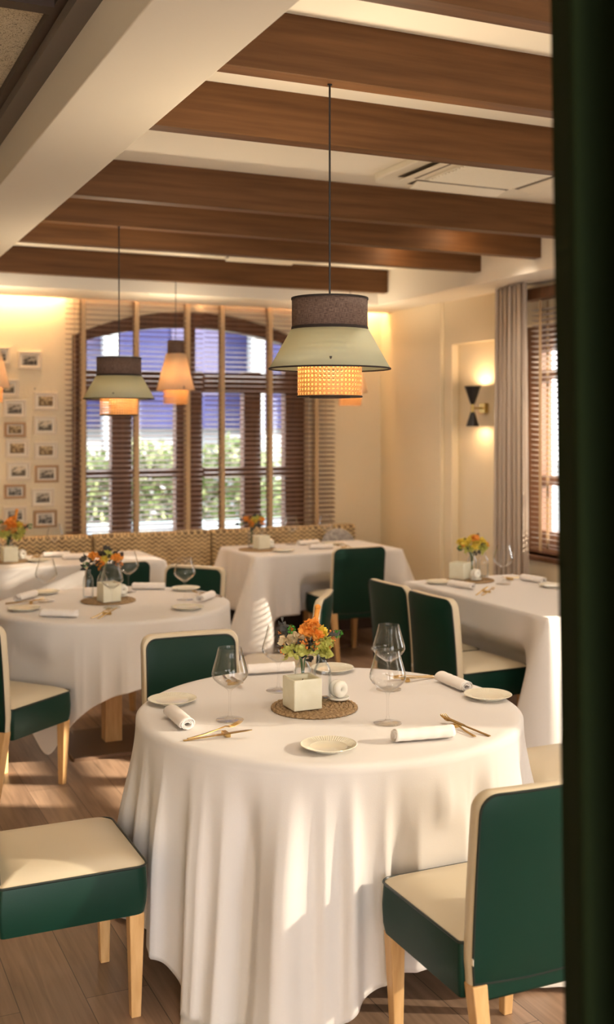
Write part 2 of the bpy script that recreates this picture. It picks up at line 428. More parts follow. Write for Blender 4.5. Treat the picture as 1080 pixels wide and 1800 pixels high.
def place(proto, used, loc, rot, label, group=None):
    if not used:
        used.append(1); proto.location = loc; proto.rotation_euler[2] = rot; proto['label'] = label
        if group: proto['group'] = group
        return proto
    return dup(proto, loc, rot, label, group)

def rr(w, h, r, n=6, cx=0, cy=0, rs=None):     # rounded rectangle, CCW; rs = radii for (+,+),(-,+),(-,-),(+,-)
    rs = rs or (r, r, r, r); out = []
    for q, (sx, sy) in enumerate(((1, 1), (-1, 1), (-1, -1), (1, -1))):
        r = rs[q]
        for k in range(n+1):
            a = q*pi/2+pi/2*k/n
            out.append((cx+sx*(w/2-r)+r*cos(a), cy+sy*(h/2-r)+r*sin(a)))
    return out

# ================================================================== SETTING
HS, HC = 2.706, 2.975          # soffit height, recess ceiling height
YW, XW = 9.03, 4.84            # back wall, right wall
XF, YF = 4.42, 8.30            # fascias of the recess
XB0, XB1 = .766, 1.093         # white beam on the left

struct(B().box((-6, -3, -.06), (5.1, 9.3, 0)).build('floor', M['floor'], smooth=False), 'matt oak plank floor of the dining room')
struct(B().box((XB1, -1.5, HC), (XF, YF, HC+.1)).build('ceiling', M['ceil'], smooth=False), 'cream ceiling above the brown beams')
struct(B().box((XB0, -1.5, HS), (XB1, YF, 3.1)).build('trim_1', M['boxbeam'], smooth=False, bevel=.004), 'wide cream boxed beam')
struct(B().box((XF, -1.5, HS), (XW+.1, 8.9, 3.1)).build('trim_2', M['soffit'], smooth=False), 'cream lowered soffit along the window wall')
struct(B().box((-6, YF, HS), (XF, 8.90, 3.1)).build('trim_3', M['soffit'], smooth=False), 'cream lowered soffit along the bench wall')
struct(B().box((.70, -1.5, 2.872), (XB0, YF, 2.95)).build('trim_4', M['greytrim'], smooth=False), 'grey steel edge strip beside the cream boxed beam')
struct(B().box((.672, -1.5, 2.91), (.70, YF, 3.0)).build('trim_5', M['darktrim'], smooth=False), 'dark wooden edge of the tiled ceiling')
struct(B().box((-6, -1.5, 2.94), (.69, YF, 3.05)).build('ceiling_panels', M['tile'], smooth=False), 'rough wood wool tiled ceiling')
for y in (.78, 1.98, 3.27, 4.5, 5.7, 6.9, 8.1):
    struct(B().box((-6, y, 2.905), (.672, y+.062, 2.945)).build('trim_6', M['darktrim'], smooth=False), 'dark batten between ceiling tiles')

struct(B().box((-3.3, -3, 0), (-3.2, 9.03, 3.1)).build('wall_left', M['wall'], smooth=False), 'cream wall of the adjoining room')
struct(B().box((-3.3, -3.1, 2.6), (5.1, -3, 3.1)).box((-3.3, -3.1, 0), (-1.6, -3, 2.6)).box((2.6, -3.1, 0), (5.1, -3, 2.6)).build('wall_front', M['wall'], smooth=False), 'cream wall with a wide terrace doorway behind the camera')
struct(B().box((-3.3, -3.1, 3.05), (5.1, -1.5, 3.15)).build('ceiling_entrance', M['ceil'], smooth=False), 'cream ceiling over the entrance')
# ---- back wall with arched opening
WX0, WX1 = 2.0, 4.12
def arch(x, top, spring, x0=WX0, x1=WX1):
    c = (x0+x1)/2; h = (x1-x0)/2; rise = top-spring
    R = (h*h+rise*rise)/(2*rise)
    return top-R+sqrt(max(R*R-(x-c)**2, 0))
bw = B().box((-6, YW, 0), (WX0, YW+.3, 3.1)).box((WX1, YW, 0), (XW+.2, YW+.3, 3.1)).box((WX0, YW, 0), (WX1, YW+.3, .72))
N = 28
for i in range(N):
    xa = WX0+(WX1-WX0)*i/N; xb = WX0+(WX1-WX0)*(i+1)/N
    bw.prism([(xa, arch(xa, 2.66, 2.42)), (xb, arch(xb, 2.66, 2.42)), (xb, 3.1), (xa, 3.1)], YW, YW+.3)
struct(bw.build('wall_back', M['wall_back'], smooth=False), 'cream textured wall behind the bench')

def arch_frame():
    b = B(); y0, y1 = 9.14, 9.24
    def opening_rects(rects, yy0=y0, yy1=y1):
        for (a, z0, c, z1) in rects: b.box((a, yy0, z0), (c, yy1, z1))
    opening_rects([(WX0, .70, 2.147, 2.5), (3.932, .70, WX1, 2.5), (2.354, .70, 2.53, 2.16), (2.916, .70, 3.153, 2.16),
                   (3.539, .70, 3.701, 2.16), (3.013, 2.1, 3.09, 2.6)])
    opening_rects([(WX0, 1.975, WX1, 2.147), (WX0, .70, WX1, .78)], y0-.012, y1-.01)
    opening_rects([(WX0+.1, 1.247, WX1-.1, 1.326)], y0+.006, y1-.02)
    n = 28
    for i in range(n):
        xa = WX0+(WX1-WX0)*i/n; xb = WX0+(WX1-WX0)*(i+1)/n
        b.prism([(xa, arch(xa, 2.53, 2.35)), (xb, arch(xb, 2.53, 2.35)), (xb, arch(xb, 2.68, 2.44)), (xa, arch(xa, 2.68, 2.44))], y0-.02, y1)
    return b
w1 = struct(bpy.data.objects.new('window_1', None)); COL.objects.link(w1)
w1['label'] = 'arched brown wooden window behind the bench'
arch_frame().build('window_frame', M['framewood'], w1, smooth=False, bevel=.004)
for (a, c) in ((2.147, 2.354), (2.53, 2.916), (3.153, 3.539), (3.701, 3.932)):
    B().box((a, 9.19, .78), (c, 9.196, 1.975)).build('pane', M['pane'], w1, smooth=False)
for (a, c) in ((2.1, 3.013), (3.09, 4.03)):
    n = 12; pts = [(a+(c-a)*i/n, arch(a+(c-a)*i/n, 2.56, 2.38)) for i in range(n+1)]
    B().prism([(a, 2.147), (c, 2.147)]+pts[::-1], 9.19, 9.196).build('pane', M['pane'], w1, smooth=False)

# ---- right wall (three window openings, sconce niche)
OPEN = [(-.30, 1.40, .75, 2.45), (2.75, 3.72, .80, 1.86), (5.30, 6.90, .75, 2.42)]
rb = B(); T = .30
ys = [-3]
for (a, c, z0, z1) in OPEN:
    rb.box((XW, ys[-1], 0), (XW+T, a, 3.1)); rb.box((XW, a, 0), (XW+T, c, z0)); rb.box((XW, a, z1), (XW+T, c, 3.1)); ys.append(c)
NY0, NY1, NZ = 6.95, 7.80, 2.35
rb.box((XW, 6.9, 0), (XW+T, NY0, 3.1)); rb.box((XW, NY0, NZ), (XW+T, NY1, 3.1)); rb.box((XW+.06, NY0, 0), (XW+T, NY1, NZ))
rb.box((XW, NY1, 0), (XW+T, YW+.3, 3.1))
rb.box((XW-.03, 7.93, 0), (XW, 8.78, HS))       # shallow pilaster
struct(rb.build('wall_right', M['wall'], smooth=False), 'cream wall with windows and a shallow sconce niche')

def side_window(idx, a, c, z0, z1, label, posts, wood, bars=(1.25,), t=.075):
    w = struct(bpy.data.objects.new('window_%d' % idx, None), label); COL.objects.link(w)
    x0, x1 = XW+.10, XW+.20; b = B()
    b.box((x0, a, z0), (x1, a+t, z1)).box((x0, c-t, z0), (x1, c, z1)).box((x0-.005, a, z0), (x1+.002, c, z0+t)).box((x0-.005, a, z1-t), (x1+.002, c, z1))
    for p in posts: b.box((x0+.003, p-.06, z0), (x1-.003, p+.06, z1))
    for z in bars: b.box((x0+.008, a, z-.035), (x1-.008, c, z+.035))
    b.build('window_frame', wood, w, smooth=False, bevel=.004)
    B().box((x0+.045, a+t, z0+t), (x0+.05, c-t, z1-t)).build('pane', M['pane'], w, smooth=False)
    B().box((XW-.03, a-.02, z0-.035), (XW+.12, c+.02, z0)).build('window_sill', wood, w, smooth=False, bevel=.004)
side_window(2, *OPEN[2], 'tall warm brown window behind slatted blind beside beige curtain', (6.05,), M['framewarm'], (1.29, 2.06), .17)
side_window(3, *OPEN[1], 'plain brown window in the right wall', (3.23,), M['framewarm'], (1.52,), .05)
side_window(4, *OPEN[0], 'tall plain window nearest the entrance', (), M['framewarm'], ())
struct(B().box((-6, YW-.014, 0), (XW, YW, .09)).build('baseboard_back', M['soffit'], smooth=False))
struct(B().box((XW-.014, -3, 0), (XW, 6.9, .09)).build('baseboard_right', M['soffit'], smooth=False))

# ---- ceiling beams
BG = 'brown ceiling beams'
BL = ['brown ceiling beam nearest the camera, cut by the top edge', 'second brown ceiling beam, the one holding the big pendant cable',
      'third brown ceiling beam, just before the square air conditioner', 'brown ceiling beam just behind the square air conditioner',
      'brown ceiling beam holding the cable of the lamp over the left round table', 'short looking brown beam ending in view right of the big lamp cable',
      'farthest brown ceiling beam, close to the bench wall soffit']
for y, lb in zip((2.50, 3.20, 3.95, 5.30, 6.02, 6.73, 8.12), BL):
    o = B().box((XB1, y, 2.787), (XF, y+.08, HC)).build('ceiling_beam', M['beamwood'], smooth=False, bevel=.002)
    tag(o, lb, 'beam', BG)
    o['kind'] = 'structure'

# ---- LED cove: strip lying on top of the soffit lip, hidden in the slot by the wall
led = thing('cove_light_strip', 'warm light strip hidden in the slot above the bench wall', 'light strip', (0, 8.925, 2.80))
B().box((-1, -.01, 0), (4.8, .01, .012)).build('diffuser', M['led'], led, smooth=False)
struct(B().box((-6, 8.90, 3.05), (XW+.1, YW, 3.1)).build('trim_7', M['soffit'], smooth=False))
area('cove_glow', (1.9, .045, .02), 5.6, .03, 8.5, WARM, (0, .25, -1), led)

# ---- air conditioning cassettes
def cassette(loc, label, rot=0):
    t = thing('air_conditioner', label, 'air conditioner', loc, rot, 'ceiling air conditioners')
    B().prism(rr(.95, .95, .10, 5), -.035, 0, 2).build('panel', M['plastic'], t, bevel=.006)
    b = B().box((-.26, -.26, -.045), (.26, .26, -.035))
    for i in range(16): b.box((-.25, -.25+i*.032, -.052), (.25, -.238+i*.032, -.044))
    b.build('grille', M['plastic'], t, smooth=False, bevel=.002)
    for k in range(4):
        a = k*pi/2; c, s = cos(a), sin(a)
        def R(p): return (p[0]*c-p[1]*s, p[0]*s+p[1]*c, p[2])
        q = [R(p) for p in ((.30, -.28, -.037), (.405, -.28, -.037), (.405, .28, -.037), (.30, .28, -.037))]
        B().add(q+[(x, y, z+.004) for x, y, z in q], [(0, 1, 2, 3), (4, 7, 6, 5), (0, 4, 5, 1), (1, 5, 6, 2), (2, 6, 7, 3), (3, 7, 4, 0)]).build('air_slot', M['plasticdark'], t, smooth=False)
        q = [R(p) for p in ((.320, -.27, -.040), (.405, -.27, -.060), (.405, .27, -.060), (.320, .27, -.040))]
        B().add(q+[(x, y, z+.006) for x, y, z in q], [(0, 1, 2, 3), (4, 7, 6, 5), (0, 4, 5, 1), (1, 5, 6, 2), (2, 6, 7, 3), (3, 7, 4, 0)]).build('flap', M['plastic'], t, smooth=False, bevel=.002)
    return t
cassette((3.14, 4.64, HC), 'square cream air conditioner with open flaps between the third and fourth beams')
cassette((3.15, 7.42, HC), 'small looking cream air conditioner behind the far beams, above the bench tables')

for (x, y, lb) in ((3.76, 5.84, 'small spotlight hidden between the fourth and fifth beams'), (3.70, 6.56, 'small spotlight hidden between the fifth and sixth beams'),
                  (1.9, 3.36, 'added fill spotlight hidden just behind the second beam, over the front round table'), (1.3, 4.11, 'added fill spotlight hidden just behind the third beam, left'),  # spots from here on are added fill, no such lamps known
                  (3.4, 4.11, 'added fill spotlight hidden just behind the third beam, toward the windows'), (2.4, 2.66, 'added fill spotlight hidden just behind the nearest beam'), (3.6, 3.36, 'added fill spotlight hidden just behind the second beam, toward the windows'),
                  (1.5, 6.89, 'added fill spotlight hidden behind the sixth beam, toward the picture wall'), (3.2, 6.89, 'added fill spotlight hidden behind the sixth beam, toward the right bench table'), (4.15, 6.18, 'added fill spotlight hidden behind the fifth beam, near the wall sconce')):
    t = thing('ceiling_spotlight', lb, 'spotlight', (x, y, HC), 0, 'ceiling spotlights')
    B().lathe([(.034, -.05), (.036, 0)], 24, caps=True).build('housing', M['plastic'], t); B().lathe([(.028, -.053), (.028, -.0505)], 24).build('lens', M['lampwhite'], t)
    if y in (5.84, 6.56): point('spot_glow', (0, 0, -.085), .7, WARM, .02, t)
    else:  # added fill beams that brighten tables, walls and ceiling bounce
        l = bpy.data.lights.new('spot_glow', 'SPOT'); l.energy = 12 if y < 5 else 17; l.color = (1, .86, .70); l.spot_size = radians(125); l.spot_blend = .9; l.shadow_soft_size = .05
        q = bpy.data.objects.new('spot_glow', l); COL.objects.link(q); q.location = (0, 0, -.075); q.parent = t

# ================================================================== BLINDS, CURTAINS, SCONCE
def blind(name, label, x0, x1, z0, z1, y, tapes, cordx, group, pitch=.041, tilt=10):
    t = thing(name, label, 'blind', (x0, y, z0), 0, group)
    w = x1-x0; H = z1-z0; b = B(); n = int((H-.06)/pitch); ca, sa = cos(radians(tilt))*.025, sin(radians(tilt))*.025
    for i in range(n):
        z = .045+i*pitch
        q = [(0, -ca, z-sa), (w, -ca, z-sa), (w, ca, z+sa), (0, ca, z+sa)]
        b.add(q+[(x, yy, zz+.003) for x, yy, zz in q], [(0, 1, 2, 3), (4, 7, 6, 5), (0, 4, 5, 1), (1, 5, 6, 2), (2, 6, 7, 3), (3, 7, 4, 0)])
    b.build('slats', M['slat'], t, smooth=False)
    B().box((0, -.028, 0), (w, .028, .022)).build('bottom_rail', M['slat'], t, smooth=False, bevel=.003)
    B().box((0, -.03, H-.05), (w, .03, H)).build('head_rail', M['slat'], t, smooth=False, bevel=.003)
    for x in tapes:
        B().box((x-x0-.019, -.0325, 0), (x-x0+.019, -.031, H)).box((x-x0-.019, .031, 0), (x-x0+.019, .0325, H)).build('tape', M['tape'], t, smooth=False)
    B().tube([(cordx-x0, -.045, H-.05), (cordx-x0+.004, -.047, H*.5), (cordx-x0, -.046, H*.28)], .0025, 6).build('cord', M['tape'], t)
    return t
BLG = 'brown slatted blinds over the arched window'
blind('venetian_blind', 'brown slatted blind covering the left half of the arched window', 1.93, 3.09, .78, 2.85, 8.955, (2.068, 2.511, 2.953), 1.99, BLG)
blind('venetian_blind', 'brown slatted blind covering the right half of the arched window', 3.11, 4.33, .75, 2.85, 8.955, (3.262, 3.703, 4.144), 4.22, BLG)

# right-hand window blind, built in local coordinates and turned to the right wall
t = thing('venetian_blind', 'slatted blind painted pale as if sunlit, on the right window behind the beige curtain', 'blind', (XW-.045, 6.62, .80), -pi/2)
b = B(); H = 1.78; w = 1.34
for i in range(46):
    z = .045+i*.037
    ca, sa = cos(radians(8))*.025, -sin(radians(8))*.025
    q = [(0, -ca, z-sa), (w, -ca, z-sa), (w, ca, z+sa), (0, ca, z+sa)]
    b.add(q+[(x, yy, zz+.003) for x, yy, zz in q], [(0, 1, 2, 3), (4, 7, 6, 5), (0, 4, 5, 1), (1, 5, 6, 2), (2, 6, 7, 3), (3, 7, 4, 0)])
M['slatsunlit'] = mat('sunlit_slat', (.66, .60, .56), .25)  # pale tone stands for sunlight on the slats, put into the colour
b.build('slats', M['slatsunlit'], t, smooth=False)
B().box((0, -.028, 0), (w, .028, .022)).build('bottom_rail', M['slat'], t, smooth=False, bevel=.003)
for x in (.12, .67, 1.22):
    B().box((x-.016, -.0325, 0), (x+.016, -.031, H)).box((x-.016, .031, 0), (x+.016, .0325, H)).build('tape', M['tape'], t, smooth=False)
o = B().box((XW-.10, 5.20, 2.585), (XW, 6.70, 2.665)).build('blind_pelmet', M['framewarm'], smooth=False, bevel=.003)
tag(o, 'brown wooden pelmet bar above the right window blind', 'pelmet')

def curtain(name, label, pts, z0, z1, m, amp, waves, seed, n=220, taper=0, lean=0):
    """pts: start and end in plan; a pleated ribbon of cloth with real thickness"""
    rnd = random.Random(seed); (xa, ya), (xb, yb) = pts
    L = math.hypot(xb-xa, yb-ya); dx, dy = (xb-xa)/L, (yb-ya)/L; nx, ny = -dy, dx
    ph = [rnd.uniform(0, 6.28) for _ in range(4)]
    rows = 26; v = []; f = []
    for j in range(rows+1):
        q = j/rows; z = z1+(z0-z1)*q
        for i in range(n+1):
            s = i/n; off = amp*(.85+.3*q)*(sin(2*pi*waves*s+ph[0]+.5*sin(2*pi*s*2+ph[1])+.25*q)+.28*sin(2*pi*waves*2.3*s+ph[2]))
            al = (s*L)+.4*amp*cos(2*pi*waves*s*2+ph[3])+lean*q*(1-2*s)
            al = al if taper == 0 else (al-L/2)*(1+taper*q)+L/2
            v.append((xa+dx*al+nx*off, ya+dy*al+ny*off, z))
    for j in range(rows):
        for i in range(n):
            a = j*(n+1)+i; f.append((a, a+1, a+n+2, a+n+1))
    o = B().add(v, f).build(name, m, solid=.003, auto=80)
    tag(o, label, 'curtain')
    return o
curtain('beige_curtain', 'beige pleated curtain hanging between the wall sconce and the right window', ((4.66, 6.53), (4.70, 6.93)), .012, HS-.006, M['curtain'], .028, 6, 3, taper=.12)
curtain('green_curtain', 'dark green velvet curtain hanging close to the camera', ((.985, 1.322), (1.06, .35)), .012, HS-.006, M['greencurtain'], .045, 6, 12, n=300, lean=.075)

def sheer():  # unseen curtain, added to weaken the sun reaching the front table
    n = 160; v = []; f = []
    for z in (.05, 2.66):
        for i in range(n+1):
            q = i/n; v.append((XW-.10+.02*sin(q*70), -.42+1.95*q, z))
    for i in range(n): f.append((i, i+1, n+2+i, n+1+i))
    return tag(B().add(v, f).build('added_sheer', M['sheer'], auto=80), 'added unseen voile curtain softening the sun at the window nearest the entrance', 'curtain')
sheer()

# sconce on the niche wall
t = thing('wall_sconce', 'black double cone wall lamp with brass arm glowing on cream wall', 'wall lamp', (XW+.06, 7.40, 1.825))
B().box((-.035, -.042, -.04), (0, .042, .04)).build('wall_plate', M['brass'], t, smooth=False, bevel=.004)
B().cyl((-.035, 0, 0), (-.115, 0, 0), .008).build('arm', M['brass'], t)
B().cyl((-.12, 0, -.032), (-.12, 0, .032), .013).build('joint', M['brass'], t)
def cone(z0, r0, z1, r1): return B().lathe([(r0, z0), (r1, z1), (r1-.003, z1), (r0-.002, z0)], 32, (-.12, 0, 0), caps=False)
cone(.03, .016, .172, .066).build('upper_shade', M['black'], t)
cone(-.03, .016, -.142, .052).build('lower_shade', M['black'], t)
B().ball((-.12, 0, .10), .018).build('bulb', M['bulb'], t); B().ball((-.12, 0, -.095), .016).build('bulb', M['bulb'], t)
point('sconce_up', (-.12, 0, .150), 2.8, WARM, .02, t); point('sconce_down', (-.12, 0, -.128), 1.6, WARM, .02, t)

# ================================================================== PICTURES
PF = [(1.658, 2.211, .188, .141, 0, 0, 'upper white frame hanging alone above the small wall nail'), (1.423, 2.240, .158, .139, 0, 2, 'white frame half hidden behind the leftmost pendant shade'),
      (1.480, 1.986, .184, .141, 0, 3, 'white frame just below the leftmost pendant lamp'),
      (1.539, 1.824, .181, .144, 0, 0, 'white frame heading the left column under the leftmost lamp'), (1.542, 1.657, .168, .118, 1, 1, 'tan frame second in the left picture column'),
      (1.559, 1.508, .187, .146, 0, 1, 'white frame third in the left picture column'), (1.569, 1.328, .187, .147, 0, 3, 'white frame fourth in the left picture column'),
      (1.542, 1.165, .168, .113, 1, 2, 'small tan frame fifth in the left picture column'), (1.542, .978, .186, .137, 0, 2, 'white frame with dark print directly above the left table flowers'),
      (1.784, 1.885, .191, .144, 0, 1, 'white frame with golden print heading the column beside the blind'), (1.779, 1.691, .182, .150, 0, 3, 'white frame second in the picture column beside the blind'),
      (1.786, 1.488, .186, .138, 0, 1, 'white frame third in the picture column beside the blind'), (1.792, 1.301, .191, .140, 1, 0, 'tan frame fourth in the picture column beside the blind'),
      (1.761, 1.112, .180, .146, 0, 0, 'white frame with black and white print, fifth beside the blind'), (1.781, .939, .186, .139, 1, 2, 'tan frame lowest in the picture column beside the blind')]
for (x, z, w, h, tan, pr, lb) in PF:
    t = thing('picture_frame', lb, 'picture', (x, YW, z), 0, 'framed pictures on the wall left of the window')
    b = B(); e = .020
    b.box((-w/2, -.026, -h/2), (w/2, -.001, -h/2+e)).box((-w/2, -.026, h/2-e), (w/2, -.001, h/2)).box((-w/2, -.026, -h/2+e), (-w/2+e, -.001, h/2-e)).box((w/2-e, -.026, -h/2+e), (w/2, -.001, h/2-e))
    b.build('frame', M['frame_tan'] if tan else M['frame_white'], t, smooth=False, bevel=.003)
    B().box((-w/2+e, -.010, -h/2+e), (w/2-e, -.002, h/2-e)).build('mount', M['passe'], t, smooth=False)
    B().box((-w*.30, -.0125, -h*.27), (w*.30, -.0102, h*.27)).build('print', PRINTS[pr], t, smooth=False)
o = B().ball((1.70, YW-.004, 1.985), .006).build('wall_nail', M['black'])
tag(o, 'tiny dark nail in the wall below the lone white frame', 'nail')

# ================================================================== PENDANTS
def up_light(t, z, p):
    l = bpy.data.lights.new('pendant_up_glow', 'SPOT'); l.energy = p; l.color = (1, .80, .55); l.spot_size = radians(170); l.spot_blend = .6; l.shadow_soft_size = .06
    o = bpy.data.objects.new('pendant_up_glow', l); COL.objects.link(o); o.location = (.05, .05, z); o.rotation_euler = (pi, 0, 0); o.parent = t
def pendant_wide(loc, dz, label, g, glow):
    x, y = loc
    t = thing('pendant_lamp', label, 'lamp', (x, y, 2.787), 0, g)
    o = -2.787+dz
    rD, rC, rK = .122, .196, .104
    z = dict(dt=2.094, db=1.998, ct=1.992, cb=1.867, kb=1.777)
    z = {k: v+o for k, v in z.items()}
    B().cyl((0, 0, 0), (0, 0, z['dt']-.002), .0035, 8).build('cable', M['black'], t)
    B().lathe([(.008, -.004), (.008, 0)], 20).build('ceiling_cap', M['black'], t)
    drum = B().lathe([(rD, z['db']), (rD, z['dt'])], 64, caps=False, uv=True).build('upper_drum', M['brownlinen'], t, solid=.0015)
    B().lathe([(rD+.001, z['dt']-.004), (rD+.003, z['dt']-.004), (rD+.003, z['dt']+.002), (rD-.002, z['dt']+.002)], 64, caps=False).build('trim_band', M['blacktrim'], drum)
    B().lathe([(rD+.002, z['db']+.004), (rD+.004, z['db']-.010), (rD+.001, z['db']-.010), (rD, z['db']+.004)], 64, caps=False).build('trim_band', M['blacktrim'], drum)
    shade = B().lathe([(rC, z['cb']), (rD+.004, z['ct'])], 64, caps=False, uv=True).build('cone_shade', M['mint'], t, solid=.0015)
    B().tube([((rC)*cos(2*pi*k/64), (rC)*sin(2*pi*k/64), z['cb']) for k in range(64)], .003, 6, closed=True).build('rim_band', M['blacktrim'], shade)
    cane = B().lathe([(rK, z['kb']), (rK, z['db']-.01)], 64, caps=False, uv=True).build('cane_drum', M['cane'], t)
    B().tube([(rK*cos(2*pi*k/64), rK*sin(2*pi*k/64), z['kb']) for k in range(64)], .003, 6, closed=True).build('rim_band', M['blacktrim'], cane)
    B().tube([(.064*cos(2*pi*k/48), .064*sin(2*pi*k/48), z['kb']-.002) for k in range(48)], .003, 6, closed=True).build('rim_band', M['blacktrim'], cane)
    b = B()
    for k in range(3):
        a = 2*pi*k/3; b.cyl((0, 0, z['dt']-.004), (rD*cos(a), rD*sin(a), z['dt']-.002), .0015, 6)
    b.build('spider', M['black'], t)
    B().cyl((0, 0, z['dt']-.002), (0, 0, z['ct']-.03), .017, 14).build('socket', M['black'], t)
    B().ball((0, 0, z['ct']-.065), .033, 16, 10).build('bulb', M['bulb'], t)
    B().cyl((rC*.92*cos(-2.0), rC*.92*sin(-2.0), z['cb']+.012), (rC*.92*cos(-2.0)*1.01, rC*.92*sin(-2.0)*1.01, z['cb']+.030), .004, 6).build('tag', M['black'], t)
    point('pendant_glow', (0, 0, z['ct']-.12), glow, WARM, .004, t); up_light(t, z['dt']+.004, 13)
    return t
PG = 'pendant lamps over the round tables'
pendant_wide((1.555, 3.25), 0, 'large mint and brown tiered pendant lamp over the front round table', PG, .8)
pendant_wide((1.60, 6.05), -.033, 'mint and brown tiered pendant lamp over the rear round table', PG, .9)

def pendant_tall(loc, label):
    x, y = loc
    t = thing('pendant_lamp', label, 'lamp', (x, y, 2.787), 0, 'tall cream pendant lamps over the bench tables')
    o = -2.787
    B().cyl((0, 0, 0), (0, 0, 2.336+o), .003, 8).build('cable', M['black'], t)
    B().lathe([(.065, 2.238+o), (.062, 2.338+o)], 48, caps=False, uv=True).build('upper_drum', M['brownlinen'], t, solid=.0015)
    B().lathe([(.145, 1.958+o), (.074, 2.236+o)], 48, caps=False, uv=True).build('cone_shade', M['creamshade'], t, solid=.0015)
    B().lathe([(.093, 1.852+o), (.093, 2.0+o), (.060, 2.2+o)], 48, caps=False, uv=True).build('cane_drum', M['cane'], t)
    b = B()
    for k in range(3):
        a = 2*pi*k/3; b.cyl((0, 0, 2.332+o), (.062*cos(a), .062*sin(a), 2.334+o), .0015, 6)
    b.build('spider', M['black'], t)
    B().cyl((0, 0, 2.336+o), (0, 0, 2.17+o), .016, 14).build('socket', M['black'], t)
    B().ball((0, 0, 2.12+o), .030, 16, 10).build('bulb', M['bulb'], t)
    B().cyl((.02, -.143, 1.965+o), (.02, -.140, 1.985+o), .004, 6).build('tag', M['black'], t)
    point('pendant_glow', (0, 0, 2.06+o), 2.6, WARM, .01, t); up_light(t, 2.342+o, 6)
pendant_tall((2.60, 8.16), 'tall cream pendant lamp hanging in front of the arched window')
pendant_tall((1.215, 8.16), 'tall cream pendant lamp cut by the left picture edge beside wall frames')
pendant_tall((4.09, 8.16), 'tall cream pendant lamp mostly hidden behind the large front lamp')

# ================================================================== CHAIR
def offset_ring(poly, d):
    """scale polygon so its bounding half-size shrinks by d"""
    cx = (max(p[0] for p in poly)+min(p[0] for p in poly))/2; cy = (max(p[1] for p in poly)+min(p[1] for p in poly))/2
    hx = (max(p[0] for p in poly)-min(p[0] for p in poly))/2; hy = (max(p[1] for p in poly)-min(p[1] for p in poly))/2
    return [(cx+(p[0]-cx)*(hx-d)/hx, cy+(p[1]-cy)*(hy-d)/hy) for p in poly]
def capped(poly, P, h0, bulge, rev=False):
    b = B(); n = len(poly); rings = [0, .012, .04, .09, .14]; 
    hx = (max(p[0] for p in poly)-min(p[0] for p in poly))/2
    prev = None
    hy = (max(p[1] for p in poly)-min(p[1] for p in poly))/2; mx = min(hx, hy)*.98
    ds = [0, .006, .02, .05, .09, .14, .18]
    ds = [d for d in ds if d < mx-.01]+[mx]
    for i, d in enumerate(ds):
        q = min(d/.12, 1); h = h0+bulge*(1-(1-q)**3)
        ring = offset_ring(poly, d); o = len(b.v); b.v += [P(a, c, h) for a, c in ring]
        if prev is not None:
            for k in range(n): b.f.append((prev+k, prev+(k+1) % n, o+(k+1) % n, o+k))
        prev = o
    b.f.append(tuple(prev+k for k in range(n)))
    return b

